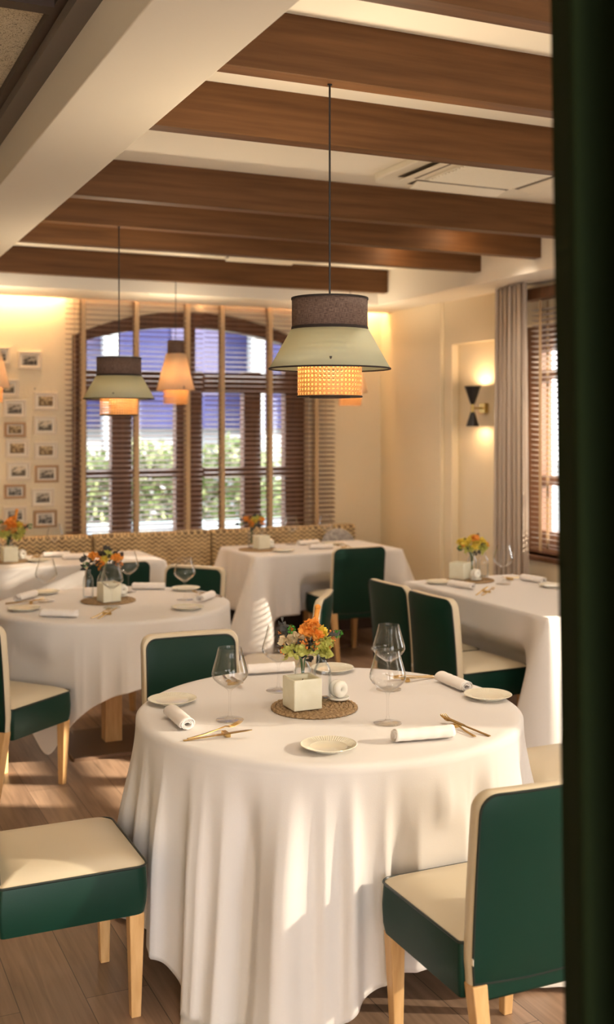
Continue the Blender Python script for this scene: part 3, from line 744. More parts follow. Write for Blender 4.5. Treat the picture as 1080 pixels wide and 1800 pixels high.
def make_chair():
    t = thing('dining_chair', '', 'chair', group='green and cream dining chairs')
    # seat plan outline: x depth, y width
    poly = rr(.415, .435, .03, 5, .02, 0, rs=(.035, .012, .012, .035))
    b = B(); n = len(poly); prev = None
    for z, d in ((.300, .010), (.302, .004), (.330, -.001), (.375, -.003), (.425, 0), (.436, .002)):
        ring = offset_ring(poly, d); o = len(b.v); b.v += [(p[0], p[1], z) for p in ring]
        if prev is not None:
            for k in range(n): b.f.append((prev+k, prev+(k+1) % n, o+(k+1) % n, o+k))
        else: b.f.append(tuple(range(n)))
        prev = o
    seat = b.build('seat', M['green'], t)
    capped(offset_ring(poly, .001), lambda a, c, h: (a, c, h), .436, .030).build('cushion_top', M['cream'], seat)
    B().tube([(p[0], p[1], .4375) for p in poly], .0035, 6, closed=True).build('piping', M['pipe'], seat)
    # back
    def bend(y, z, x):
        q = max(z-.36, 0)
        return (-.200+x-.085*q*(.5+.5*min(q/.45, 1))*1.0 - .016*(1-(y/.21)**2)*(q/.45), y, z)
    outl = []
    W2, zt, zb, r = .208, .815, .345, .045
    for k in range(8): a = pi/2*k/7; outl.append((W2-r+r*cos(a), zt-r+r*sin(a)))
    for k in range(1, 8): outl.append((W2-r-(2*(W2-r))*k/8, zt))
    for k in range(8): a = pi/2+pi/2*k/7; outl.append((-W2+r+r*cos(a), zt-r+r*sin(a)))
    for k in range(1, 8): outl.append((-W2, zt-r-(zt-r-zb)*k/8))
    outl.append((-W2+.004, zb)); 
    for k in range(1, 8): outl.append((-W2+2*W2*k/8, zb-.012*sin(pi*k/8)))
    outl.append((W2-.004, zb))
    for k in range(1, 8): outl.append((W2, zb+(zt-r-zb)*k/8))
    T2 = .021
    n = len(outl); b = B(); prev = None
    for x, d in ((-T2, .004), (-T2+.006, 0), (0, -.0015), (T2-.006, 0), (T2, .004)):
        o = len(b.v); b.v += [bend(p[0], p[1], x) for p in offset_ring(outl, d)]
        if prev is not None:
            for k in range(n): b.f.append((prev+k, prev+(k+1) % n, o+(k+1) % n, o+k))
        prev = o
    back = b.build('backrest', M['cream'], t)
    inner = offset_ring(outl, .004); front = offset_ring(outl, .017)
    capped(outl and offset_ring(outl, .004), lambda a, c, h: bend(a, c, h), T2, .001).build('border', M['cream'], back)
    capped(inner, lambda a, c, h: bend(a, c, -h), T2, .010).build('back_panel', M['green'], back)
    capped(front, lambda a, c, h: bend(a, c, h), T2+.0012, .008).build('back_panel', M['green'], back)
    B().tube([bend(p[0], p[1], -T2) for p in inner], .0035, 6, closed=True).build('piping', M['pipe'], back)
    B().tube([bend(p[0], p[1], T2+.001) for p in front], .0035, 6, closed=True).build('piping', M['pipe'], back)
    # lower green apron wrapping the rear posts
    B().box((-.222, -.200, .300), (-.185, .200, .352)).build('back_apron', M['green'], t, bevel=.008)
    for sy in (-1, 1):
        B().frustum((.198, sy*.178, 0), (.028, .028), (.196, sy*.186, .302), (.044, .044)).build('leg', M['lightwood'], t, smooth=False, bevel=.003)
        B().frustum((-.262, sy*.178, 0), (.028, .028), (-.206, sy*.186, .345), (.042, .042)).build('leg', M['lightwood'], t, smooth=False, bevel=.003)
    B().box((-.06, -.002, 0), (-.055, .002, .004))
    B().box((-.234, .2095, .40), (-.226, .2105, .416)).build('tag', M['plastic'], back, smooth=False)
    return t
chair0 = make_chair(); cu = []
def chair(x, y, deg, lb): return place(chair0, cu, (x, y, 0), radians(deg), lb)
chair(.668, 3.275, 0, 'green and cream chair at the left of the front round table, seat in full view')
chair(.85, 5.262, 39, 'green and cream chair at the near left of the rear round table')
chair(1.475, 4.235, -93, 'green and cream chair at the far side of the front round table')
chair(2.265, 5.35, 147, 'green and cream chair with sunlit back behind the front table flowers')
chair(2.05, 6.43, 222, 'green and cream chair at the far right of the rear round table')
chair(1.66, 2.475, 90, 'green and cream chair with wide green back nearest to the dark curtain')
chair(3.215, 5.46, 2, 'green and cream chair facing the window table, farther one from the camera')
chair(3.205, 4.98, 2, 'green and cream chair facing the window table, nearer one with its seat showing')
chair(3.645, 7.37, 90, 'green and cream chair drawn up to the right bench table')
chair(1.84, 7.22, 90, 'green and cream chair drawn up to the left bench table, behind the flowers')
chair(2.52, 3.34, 180, 'green and cream chair at the right side of the front round table, only seat visible')

# ================================================================== TABLES AND CLOTHS
def round_table(cx, cy, R, label):
    t = thing('round_table', label, 'table', (cx, cy, 0), 0, 'round pedestal tables')
    B().lathe([(R-.004, .712), (R, .716), (R, .736), (R-.004, .738)], 64).build('table_top', M['lightwood'], t)
    B().box((-.045, -.045, .018), (.045, .045, .712)).build('column', M['lightwood'], t, smooth=False, bevel=.003)
    B().box((-.26, -.26, 0), (.26, .26, .018)).build('base_plate', M['base'], t, smooth=False, bevel=.003)
    return t
def rect_table(x0, x1, y0, y1, label):
    cx, cy = (x0+x1)/2, (y0+y1)/2
    t = thing('rectangular_table', label, 'table', (cx, cy, 0), 0, 'rectangular pedestal tables')
    hx, hy = (x1-x0)/2-.006, (y1-y0)/2-.006
    B().box((-hx, -hy, .712), (hx, hy, .738)).build('table_top', M['lightwood'], t, smooth=False, bevel=.003)
    B().box((-.045, -.045, .018), (.045, .045, .712)).build('column', M['lightwood'], t, smooth=False, bevel=.003)
    B().box((-hx*.5, -.24, 0), (hx*.5, .24, .018)).build('base_plate', M['base'], t, smooth=False, bevel=.003)
    return t

def smooth01(x): x = max(0, min(1, x)); return x*x*(3-2*x)
ZT = .744
def round_cloth(cx, cy, R, a, seed, label, amp=.03, flare=.05, cf=.16, rot=0, lump=(), dents=()):
    rnd = random.Random(seed)
    comps = [(k, rnd.uniform(0, 2*pi), rnd.uniform(.4, 1)/(1+abs(k-13)*.12)) for k in (5, 8, 11, 13, 17, 22, 29)]
    tot = sum(c[2] for c in comps)
    n = 540; rows = 44; v = []; f = []
    tops = [.12, .25, .38, .5, R-.03, R-.008]
    v.append((cx, cy, ZT))
    for r in tops:
        for k in range(n):
            w = 2*pi*k/n; v.append((cx+r*cos(w), cy+r*sin(w), ZT+(0 if r < R-.02 else -.0006)))
    for j in range(rows+1):
        for k in range(n):
            w = 2*pi*k/n
            c, s = abs(cos(w-rot)), abs(sin(w-rot)); p = 14
            edge = a/((c**p+s**p)**(1/p))
            L = edge-R
            q = j/rows; path = .006+q*L
            dd = ((w-rot-pi/4+pi/4) % (pi/2))-pi/4
            corner = math.exp(-(dd/.24)**2)
            fold = sum(A*cos(k_*w+ph) for k_, ph, A in comps)/tot
            fold2 = .45*sin(3*dd/.12+seed) * math.exp(-(dd/.5)**2)
            g = smooth01(path/.38)
            ridge = sum(A*(1-abs(sin(k_*.5*w+ph)))**3 for k_, ph, A in ((14, 1.1+seed, .5), (22, .4, .35), (32, 2.2, .25)))
            e = amp*(fold*1.5+.4*fold2+.62*ridge)*g
            for (lw, la, lwid) in lump:
                dl = (w-lw+pi) % (2*pi)-pi; e += la*math.exp(-(dl/lwid)**2)*g
            drop = path; floor_z = .008
            rad = R+.006+flare*path*.8+cf*corner*smooth01(path/.9)*path+max(e, -.45*amp-flare*path)
            z = ZT-.004-drop
            if z < floor_z:
                ex = floor_z-z; rad += ex*.82; z = floor_z+.010*abs(sin(9*w+ex*30))*min(1, ex*12)+.004*sin(ex*50)**2
            for (da, lim) in dents:
                dl = abs(math.degrees((w-radians(da)+pi) % (2*pi)-pi))
                wt = smooth01((36-dl)/14)*smooth01((.66-z)/.14)
                rad += (min(rad, lim/max(.7, cos(radians(min(dl, 24)))))-rad)*wt
            v.append((cx+rad*cos(w), cy+rad*sin(w), z))
    for k in range(n): f.append((0, 1+k, 1+(k+1) % n))
    R_ = len(tops)+rows+1
    for j in range(R_-1):
        for k in range(n):
            k2 = (k+1) % n; f.append((1+j*n+k, 1+(j+1)*n+k, 1+(j+1)*n+k2, 1+j*n+k2))
    o = B().add(v, f).build('tablecloth', M['linen'], solid=.0022, auto=80)
    return tag(o, label, 'tablecloth', 'white tablecloths')

def rect_cloth(x0, x1, y0, y1, h0, corner, seed, label, amp=.012, dents=()):
    rnd = random.Random(seed); cx, cy = (x0+x1)/2, (y0+y1)/2; w, d = x1-x0, y1-y0
    # dense outline with arc-length and normals
    pts = []; r = .012; m = 60
    def seg(ax, ay, bx, by, nx, ny, L):
        k = max(4, int(L/.012))
        for i in range(k): pts.append((ax+(bx-ax)*i/k, ay+(by-ay)*i/k, nx, ny, min(i, k-i)/k*L))
    def arc(px, py, a0):
        for i in range(14):
            a = a0+pi/2*i/14; pts.append((px+r*cos(a), py+r*sin(a), cos(a), sin(a), 0))
    hx, hy = w/2, d/2
    seg(hx, -hy+r, hx, hy-r, 1, 0, d); arc(hx-r, hy-r, 0)
    seg(hx-r, hy, -hx+r, hy, 0, 1, w); arc(-hx+r, hy-r, pi/2)
    seg(-hx, hy-r, -hx, -hy+r, -1, 0, d); arc(-hx+r, -hy+r, pi)
    seg(-hx+r, -hy, hx-r, -hy, 0, -1, w); arc(hx-r, -hy+r, -pi/2)
    n = len(pts); rows = 26; v = [(cx, cy, ZT)]; f = []
    ph = [rnd.uniform(0, 6.28) for _ in range(6)]
    for q in (.35, .7, .93, .985):
        for p in pts: v.append((cx+p[0]*q, cy+p[1]*q, ZT))
    tot = 0; acc = []
    for i in range(n):
        a, b = pts[i-1], pts[i]; tot += math.hypot(a[0]-b[0], a[1]-b[1]); acc.append(tot)
    for j in range(rows+1):
        q = j/rows
        for i, p in enumerate(pts):
            cc = math.exp(-(p[4]/.10)**2); L = h0+corner*cc
            path = q*L; s = acc[i]/tot*2*pi
            fold = amp*(sin(7*s+ph[0])+.6*sin(13*s+ph[1])+.5*sin(21*s+ph[2]))*smooth01(path/.35)
            out = .004+.035*path+fold*(1-cc*.6)+cc*.34*path
            # beside the corner the cloth tucks in to feed the cone fold
            tuck = math.exp(-((p[4]-.16)/.07)**2) if p[4] > 0 else 0
            out -= .09*tuck*path
            out = max(out, .003)
            for (nx, ny, c0, dep) in dents:
                if p[2]*nx+p[3]*ny > .9:
                    u = abs((cy+p[1] if nx else cx+p[0])-c0)
                    wt = smooth01((.33-u)/.10)*smooth01((path-.14)/.13); out += (-dep-out)*wt
            v.append((cx+p[0]+p[2]*out, cy+p[1]+p[3]*out, ZT-.003-path))
    for k in range(n): f.append((0, 1+k, 1+(k+1) % n))
    R_ = 4+rows+1
    for j in range(R_-1):
        for k in range(n):
            k2 = (k+1) % n; f.append((1+j*n+k, 1+(j+1)*n+k, 1+(j+1)*n+k2, 1+j*n+k2))
    o = B().add(v, f).build('tablecloth', M['linen'], solid=.0022, auto=80)
    return tag(o, label, 'tablecloth', 'white tablecloths')

round_table(1.60, 3.35, .626, 'front round table hidden under a floor length white cloth')
round_cloth(1.60, 3.35, .630, 1.21, 5, 'floor length white cloth on the front round table', amp=.075, flare=.03, cf=.10,
            lump=((radians(209), .05, .07), (radians(222), -.02, .04), (radians(236), .05, .05), (radians(250), .045, .035), (radians(262), -.02, .03), (radians(275), .035, .04), (radians(292), .03, .04), (radians(195), -.02, .06), (radians(181), .02, .05)),
            dents=((-86, .635), (93, .63), (0, .66), (186, .69)))
round_table(1.50, 5.82, .616, 'rear round table on a light wooden pedestal')
round_cloth(1.50, 5.82, .620, .93, 9, 'white cloth with pointed corners on the rear round table', amp=.028, flare=.03, cf=.06, dents=((48, .575), (222, .60), (-30, .64)))
rect_table(.95, 2.32, 7.52, 8.21, 'left bench table under a white cloth')
rect_cloth(.95, 2.32, 7.52, 8.21, .42, .16, 2, 'white cloth on the left bench table')
rect_table(2.98, 4.19, 7.47, 8.20, 'right bench table under a white cloth')
rect_cloth(2.98, 4.19, 7.47, 8.20, .44, .22, 4, 'white cloth on the right bench table', dents=((0, -1, 3.645, .155),))
rect_table(3.33, 4.11, 4.48, 5.90, 'rectangular table under a white cloth by the right window')
rect_cloth(3.33, 4.11, 4.48, 5.90, .46, .22, 6, 'white cloth on the rectangular table by the right window', dents=((-1, 0, 5.46, .13), (-1, 0, 4.98, .13)))

# ================================================================== BENCH
t = thing('banquette_bench', 'long bench with tan chevron fabric back under the arched window', 'bench', (0, 8.7, 0))
xs = [(.0, 1.04), (1.05, 2.09), (2.10, 3.08), (3.09, 4.42)]
for a, c in xs:
    B().box((a, 0, .44), (c, .14, .825)).build('backrest', M['chevron'], t, smooth=True, bevel=.022)
    B().box((a, -.50, .34), (c, .0, .455)).build('seat', M['chevron'], t, smooth=True, bevel=.02)
B().box((.02, -.46, 0), (4.40, .14, .34)).build('base', M['benchbase'], t, smooth=False, bevel=.004)
cu2 = B(); pl = rr(.40, .15, .05, 6)
o = B().ball((0, 0, 0), 1, 24, 14, sc=(.17, .055, .165)).build('cushion', M['greycushion'], auto=80)
o.location = (4.20, 8.60, .645); o.rotation_euler = (radians(-12), 0, 0); tag(o, 'grey speckled cushion leaning at the right end of the bench', 'cushion')

# ================================================================== TABLEWARE PROTOTYPES
def make_glass():
    prof = [(.0005, .0), (.040, .0), (.0445, .0012), (.043, .003), (.020, .0055), (.009, .010), (.005, .018), (.0036, .03), (.0032, .060), (.0036, .083),
            (.0052, .092), (.010, .0985), (.022, .107), (.038, .118), (.050, .129), (.0565, .139), (.0585, .147), (.0570, .157), (.0520, .176), (.0445, .202), (.0375, .2300),
            (.0370, .2312), (.0364, .2300), (.0433, .202), (.0508, .176), (.0558, .157), (.0573, .147), (.0552, .1395), (.0487, .130), (.0365, .1193), (.020, .1085), (.008, .1015), (.0005, .0995)]
    o = B().lathe(prof, 56, caps=False).build('wine_glass', M['glass'], auto=60)
    return tag(o, '', 'wine glass', 'stemmed wine glasses')
glass0 = make_glass(); gu = []
def glass(x, y, lb): return place(glass0, gu, (x, y, ZT+.002), random.uniform(0, 6), lb)

def make_plate():
    t = thing('side_plate', '', 'plate', group='cream side plates')
    prof = [(.0005, .003), (.045, .003), (.046, 0), (.050, 0), (.051, .004), (.070, .009), (.0815, .0135), (.083, .0148), (.0815, .016), (.068, .0115), (.054, .008), (.050, .0068), (.0005, .0062)]
    B().lathe(prof, 96, caps=False, wob=.0).build('dish', M['plate'], t)
    b = B()
    for k in range(60):
        a = 2*pi*k/60; c, s = cos(a), sin(a)
        b.tube([(c*.055, s*.055, .0086), (c*.067, s*.067, .0116), (c*.079, s*.079, .0153)], .0008, 4)
    b.build('ribbed_rim', M['plate'], t)
    return t
plate0 = make_plate(); pu = []
def plate(x, y, lb): return place(plate0, pu, (x, y, ZT+.002), random.uniform(0, 6), lb)

def make_napkin():
    v = []; f = []; n = 90; m = 24; L = .185
    for i in range(m+1):
        x = -L/2+L*i/m
        for k in range(n+1):
            q = k/n; a = q*2*pi*3.6; r = .0235-.0165*(1-q)**1.0 if True else 0
            r = .007+.0155*q
            wob = 1+.035*sin(9*x/L*pi+a)*q
            xx = x+.004*sin(a*1.3+i*.0)*(1 if i in (0, m) else 0)
            v.append((xx, r*cos(a)*1.12*wob, .0195+r*sin(a)*.86*wob))
    for i in range(m):
        for k in range(n):
            a = i*(n+1)+k; f.append((a, a+1, a+n+2, a+n+1))
    o = B().add(v, f).build('rolled_napkin', M['napkin'], solid=.0026, auto=80)
    return tag(o, '', 'napkin', 'rolled white napkins')
nap0 = make_napkin(); nu = []
def napkin(a, b, lb):
    return place(nap0, nu, ((a[0]+b[0])/2, (a[1]+b[1])/2, ZT+.0015), math.atan2(b[1]-a[1], b[0]-a[0]), lb)

def strip(b, pts, t=.0022):          # pts (x, y, z, halfwidth) along a blade-like bar
    o = len(b.v)
    for (x, y, z, w) in pts: b.v += [(x, y-w, z), (x, y+w, z), (x, y+w*.8, z+t), (x, y-w*.8, z+t)]
    for i in range(len(pts)-1):
        p = o+i*4; q = p+4
        for k in range(4): b.f.append((p+k, p+(k+1) % 4, q+(k+1) % 4, q+k))
    b.f.append((o, o+3, o+2, o+1)); e = o+(len(pts)-1)*4; b.f.append((e, e+1, e+2, e+3))
def make_fork():
    b = B()
    strip(b, [(0, 0, .004, .0040), (.004, 0, .0035, .0052), (.06, 0, .004, .0042), (.11, 0, .009, .0026), (.135, 0, .012, .0030), (.143, 0, .011, .0085), (.152, 0, .009, .0112)])
    for y in (-.0092, -.0031, .0031, .0092):
        strip(b, [(.150, y, .0095, .0020), (.165, y, .0088, .0018), (.185, y*.98, .013, .0014), (.197, y*.95, .018, .0007)], .0016)
    return tag(b.build('fork', M['gold'], auto=50), '', 'fork', 'gold forks')
def make_knife():
    b = B()
    strip(b, [(0, 0, .001, .0045), (.004, 0, .0005, .0055), (.09, 0, .0025, .0048), (.100, 0, .0030, .0042), (.108, 0, .0035, .0075), (.15, 0, .0050, .0085), (.19, -.001, .0060, .0072), (.208, -.004, .0065, .0015)])
    return tag(b.build('table_knife', M['gold'], auto=50), '', 'knife', 'gold table knives')
fork0, knife0 = make_fork(), make_knife(); fu, ku = [], []
def make_rest():
    o = B().box((-.022, -.0075, 0), (.022, .0075, .012)).build('cutlery_rest', M['gold'], smooth=False, bevel=.0015)
    return tag(o, '', 'cutlery rest', 'gold cutlery rests')
rest0 = make_rest(); ru = []
def tilt(o, deg): o.rotation_euler = (0, -radians(deg), o.rotation_euler[2]); return o
def cutlery(fa, fb, ka, kb, where):
    """fork and knife laid from handle point a towards tip point b across a small rest"""
    hf = math.atan2(fb[1]-fa[1], fb[0]-fa[0]); hk = math.atan2(kb[1]-ka[1], kb[0]-ka[0])
    fo = place(fork0, fu, (fa[0], fa[1], ZT+.0005), hf, 'gold fork '+where); tilt(fo, 2.2)
    kn = place(knife0, ku, (ka[0], ka[1], ZT+.0015), hk, 'gold knife '+where); tilt(kn, 4.4)
    px = fa[0]+.125*cos(hf); py = fa[1]+.125*sin(hf); qx = ka[0]+.14*cos(hk); qy = ka[1]+.14*sin(hk)
    place(rest0, ru, ((px+qx)/2, (py+qy)/2, ZT+.0005), (hf+hk)/2+pi/2 if abs(hf-hk) < pi else hf+pi/2, 'small gold cutlery rest '+where)

# ---- centrepiece builders
def make_mat():
    b = B(); n = 9
    for i in range(n):
        r = .012+.0155*i; pts = []
        m = max(24, int(2*pi*r/.006))
        for k in range(m):
            a = 2*pi*k/m; q = k % 2
            pts.append(((r+.002*q)*cos(a), (r+.002*q)*sin(a), .006+.0022*sin(k*1.7)))
        b.tube(pts, .0078, 6, closed=True)
    b.lathe([(.138, .001), (.138, .007)], 48)
    for v in range(len(b.v)): b.v[v] = (b.v[v][0], b.v[v][1], max(.0, b.v[v][2]*.75))
    return tag(b.build('woven_placemat', M['straw'], auto=50), '', 'placemat', 'round woven straw placemats')
mat0 = make_mat(); mu = []
def make_candle():
    t = thing('cube_candle', '', 'candle', group='square cream candles')
    s = .050; b = B()
    o4 = [(-s, -s), (s, -s), (s, s), (-s, s)]; q = .040; i4 = [(-q, -q), (q, -q), (q, q), (-q, q)]; p = .034; j4 = [(-p, -p), (p, -p), (p, p), (-p, p)]
    b.v = [(x, y, 0) for x, y in o4]+[(x, y, .100) for x, y in o4]+[(x, y, .100) for x, y in i4]+[(x, y, .084) for x, y in j4]
    b.f = [(0, 3, 2, 1)]
    for l in range(3):
        for k in range(4): b.f.append((l*4+k, l*4+(k+1) % 4, l*4+4+(k+1) % 4, l*4+4+k))
    b.f.append((12, 13, 14, 15))
    b.build('wax_block', M['wax'], t, smooth=True, bevel=.004)
    B().tube([(0, 0, .082), (.001, 0, .088), (.003, 0, .093)], .0012, 6).build('wick', M['black'], t)
    return t
candle0 = make_candle(); cau = []
def make_bottle():
    prof = [(.0005, .004), (.020, .004), (.026, 0), (.0285, .003), (.0295, .012), (.0295, .085), (.0285, .100), (.024, .114), (.017, .123), (.0135, .130), (.0130, .142), (.0155, .146), (.0155, .151), (.0130, .152),
            (.0112, .150), (.0108, .142), (.0112, .131), (.015, .124), (.0215, .113), (.0258, .100), (.0265, .085), (.0265, .014), (.022, .008), (.0005, .0075)]
    b = B(); n = 48; o = 0
    for (r, z) in prof:
        for k in range(n):
            a = 2*pi*k/n; fl = 1+(.035*cos(8*a) if .01 < z < .115 and r > .0265 else 0)
            b.v.append((r*fl*cos(a), r*fl*sin(a), z))
    for i in range(len(prof)-1):
        for k in range(n):
            k2 = (k+1) % n; b.f.append((i*n+k, i*n+k2, (i+1)*n+k2, (i+1)*n+k))
    return tag(b.build('glass_bottle', M['bottle'], auto=60), '', 'vase', 'small glass bottles')
bottle0 = make_bottle(); bu = []
def make_shaker():
    t = thing('ring_shaker', '', 'salt shaker', group='white ceramic ring shakers')
    B().lathe([(.0005, .001), (.022, 0), (.033, .003), (.0345, .008), (.033, .0105), (.030, .008), (.0005, .0065)], 40, caps=False).build('saucer', M['ceramic'], t)
    for q, (dy, a) in enumerate(((-.009, .25), (.012, -.35))):
        pts = []
        for k in range(36):
            w = 2*pi*k/36; x, z = .0165*cos(w), .0165*sin(w)
            pts.append((x*cos(a), dy+x*sin(a), .0365+z))
        B().tube(pts, .0132, 14, closed=True).build('ring', M['ceramic'], t, auto=80)
    return t
shaker0 = make_shaker(); su = []

FLW = dict(orange=mat('petal_orange', (.85, .30, .04), .6, noise=((60, 60, 60), (.90, .45, .08)), trans=.2),
           yellow=mat('petal_yellow', (.80, .60, .06), .6, noise=((60, 60, 60), (.88, .74, .15)), trans=.2),
           lime=mat('petal_lime', (.50, .52, .10), .6, noise=((70, 70, 70), (.68, .66, .22)), trans=.25),
           berry=mat('berry_orange', (.80, .27, .05), .4), cream=mat('petal_cream', (.72, .58, .36), .7, trans=.2),
           dark=mat('leaf_dark', (.030, .030, .028), .7, noise=((50, 50, 50), (.09, .085, .075))),
           fresh=mat('leaf_fresh', (.06, .26, .03), .5), stem=mat('stem_green', (.04, .12, .04), .6))
def leaf(b, c, d, L, w, roll=0):
    d = Vector(d).normalized(); up = Vector((0, 0, 1)) if abs(d.z) < .9 else Vector((1, 0, 0))
    s = d.cross(up).normalized(); nn = s.cross(d); s = (s*cos(roll)+nn*sin(roll)); nn = d.cross(s)*-1; c = Vector(c)
    P = []
    for q, ww in ((0, .1), (.25, .8), (.5, 1), (.75, .75), (1, .08)):
        m = c+d*L*q+nn*(.18*L*sin(pi*q)); P += [m-s*w*ww/2, m, m+s*w*ww/2]
        P[-2] = P[-2]-nn*w*.12
    o = [(i*3+j, i*3+j+1, i*3+j+4, i*3+j+3) for i in range(4) for j in range(2)]
    b.add(P, o)
def petal_ball(b, c, r, rnd, n=26, pl=.014):
    for _ in range(n):
        d = Vector((rnd.gauss(0, 1), rnd.gauss(0, 1), rnd.gauss(0, 1))).normalized()
        d.z = abs(d.z)*.8 if rnd.random() < .7 else d.z
        leaf(b, Vector(c)+d*r*.45, d+Vector((rnd.uniform(-.5, .5), rnd.uniform(-.5, .5), rnd.uniform(-.3, .6))), pl*rnd.uniform(.8, 1.3), pl*rnd.uniform(.7, 1.1), rnd.uniform(0, 3))
def bouquet(x, y, z, seed, style, label, s=1.0, turn=0):
    rnd = random.Random(seed)
    t = thing('flower_bouquet', label, 'flowers', (x, y, z), turn, 'flower bouquets on the tables'); t.scale = (s, s, s)
    b = B()
    for k in range(9):
        a = rnd.uniform(0, 6.28); r = rnd.uniform(.02, .05)
        b.tube([(.006*cos(a+2), .006*sin(a+2), -.092), (.004*cos(a), .004*sin(a), -.03), (.007*cos(a), .007*sin(a), .0), (r*cos(a), r*sin(a), .055)], .0017, 6)
    b.build('stems', FLW['stem'], t)
    # positions on a dome
    def P(az, el, r): return (r*cos(el)*cos(az)*1.15, r*cos(el)*sin(az)*1.0, .035+r*sin(el))
    if style == 'mixed':
        spec = [('orange', P(-1.7, .95, .065), .022, 'b'), ('orange', P(-.9, 1.2, .075), .020, 'b'), ('cream', P(-2.75, .45, .062), .024, 'b'), ('cream', P(-2.3, .7, .055), .018, 'b'),
                ('lime', P(-2.5, -.10, .060), .020, 'b'), ('lime', P(-.75, .0, .060), .024, 'b'), ('lime', P(-.35, .15, .058), .022, 'b'), ('lime', P(-1.2, .1, .055), .018, 'b'), ('lime', P(-2.0, -.05, .058), .022, 'b'), ('lime', P(-1.0, -.15, .066), .022, 'b'), ('orange', P(-1.3, .65, .07), .022, 'b'), ('yellow', P(-.4, .7, .065), .018, 'b'), ('orange', P(.2, .6, .06), .018, 'b'), ('orange', P(2.3, .7, .06), .02, 'b')]
        berries = [P(-1.9, .35, .060), P(-1.35, .3, .068), P(-.6, -.15, .066), P(-.1, .35, .082), P(-2.9, .05, .055), P(1.4, .5, .05)]
    elif style == 'yellow':
        spec = [('yellow', P(a, e, .058), .026, 'b') for a, e in ((-2.6, .5), (-1.9, .2), (-1.2, .6), (-.6, .25), (0, .6), (1.5, .6), (2.6, .5), (-1.5, 1.2))]
        spec += [('lime', P(-2.3, .0, .060), .022, 'b'), ('lime', P(-1.1, .0, .060), .024, 'b'), ('orange', P(-.3, .2, .065), .02, 'b'), ('orange', P(-1.7, .9, .07), .018, 'b')]
        berries = [P(-2.9, .2, .06)]
    else:
        spec = [('orange', P(-2.6, .7, .065), .022, 'b'), ('orange', P(-.8, .5, .070), .024, 'b'), ('orange', P(-1.9, .1, .060), .016, 'b'), ('lime', P(-1.2, .8, .06), .02, 'b'), ('orange', P(-.2, .4, .07), .02, 'b'), ('orange', P(1.5, .6, .06), .02, 'b'), ('yellow', P(-1.6, .6, .05), .02, 'b')]
        berries = [P(-2.1, .5, .065), P(-.4, .1, .07)]
    for c, p, r, _ in spec:
        b = B(); petal_ball(b, p, r, rnd, 34, .017 if c != 'lime' else .020); b.ball(p, r*.55, 8, 6)
        b.build('blossom', FLW[c], t, auto=80)
    for p in berries:
        b = B()
        for _ in range(26):
            d = Vector((rnd.gauss(0, 1), rnd.gauss(0, 1), rnd.gauss(0, 1))).normalized()*.019*rnd.random()**.4
            b.ball(Vector(p)+d, .0032, 6, 5)
        b.build('berry_cluster', FLW['berry'], t)
    if style == 'mixed':      # tall orange finger bloom
        p = Vector(P(-.5, 1.15, .075)); b = B().tube([p, p+Vector((.008, 0, .03)), p+Vector((.012, 0, .052))], .008, 10, radii=[.009, .0075, .008]); b.ball(p+Vector((.012, 0, .053)), .0095, 10, 7)
        b.build('blossom', FLW['orange'], t)
    b = B()
    nd = {'mixed': 30, 'yellow': 10, 'dark': 46}[style]
    for _ in range(nd):
        az = rnd.uniform(-3.1, 3.1); el = rnd.uniform(-.35, 1.1); r = rnd.uniform(.055, .085 if style != 'dark' else .10)
        p = P(az, el, r*.75); leaf(b, p, Vector(p)-Vector((0, 0, .02)), .030, .026, rnd.uniform(0, 3))
    for k in range(8 if style == 'mixed' else 4): leaf(b, (.012*cos(k), -.012, .004+.006*k), (rnd.uniform(-.6, .6), -1, -.2), .026, .026, rnd.uniform(-.5, .5))
    if style == 'mixed':
        for k in range(6): leaf(b, (-.055-.003*k, -.01, .075+.009*k), (rnd.uniform(-1, .4), rnd.uniform(-.5, .5), .6), .022, .018, rnd.uniform(0, 3))
        for k in range(5): leaf(b, (.05+.010*k, -.02, .055+.004*k), (1, rnd.uniform(-.5, .5), .3), .028, .022, rnd.uniform(0, 3))
    b.build('dark_leaves', FLW['dark'], t, auto=80)
    b = B()
    for c in ([P(-2.6, .9, .082), P(-.15, .35, .105)] if style == 'mixed' else [P(-2.9, .1, .075)]):
        for _ in range(40):
            d = Vector((rnd.gauss(0, 1), rnd.gauss(0, 1), rnd.gauss(0, 1))).normalized()*.013
            leaf(b, Vector(c)+d*.6, d, .008, .005, rnd.uniform(0, 3))
    b.build('fresh_leaves', FLW['fresh'], t, auto=80)
    return t

# ================================================================== TABLE SETTINGS
ZM = ZT+.0135          # top of a placemat
def centre(mp, cd_, bl, br, sh, fl, style, where, crot=0, seed=1, fs=1.0):
    place(mat0, mu, (mp[0], mp[1], ZT+.001), seed, 'round woven straw placemat '+where)
    place(candle0, cau, (cd_[0], cd_[1], ZM), crot, 'square cream candle '+where)
    b1 = place(bottle0, bu, (bl[0], bl[1], ZM), 0, 'small glass bottle holding flowers '+where)
    place(bottle0, bu, (br[0], br[1], ZM), 1, 'empty small glass bottle beside the flowers '+where)
    if sh: place(shaker0, su, (sh[0], sh[1], ZM), TH*-1+.5, 'white ceramic ring shaker on saucer '+where)
    bouquet(bl[0], bl[1], ZM+.136, seed, style, fl, fs)

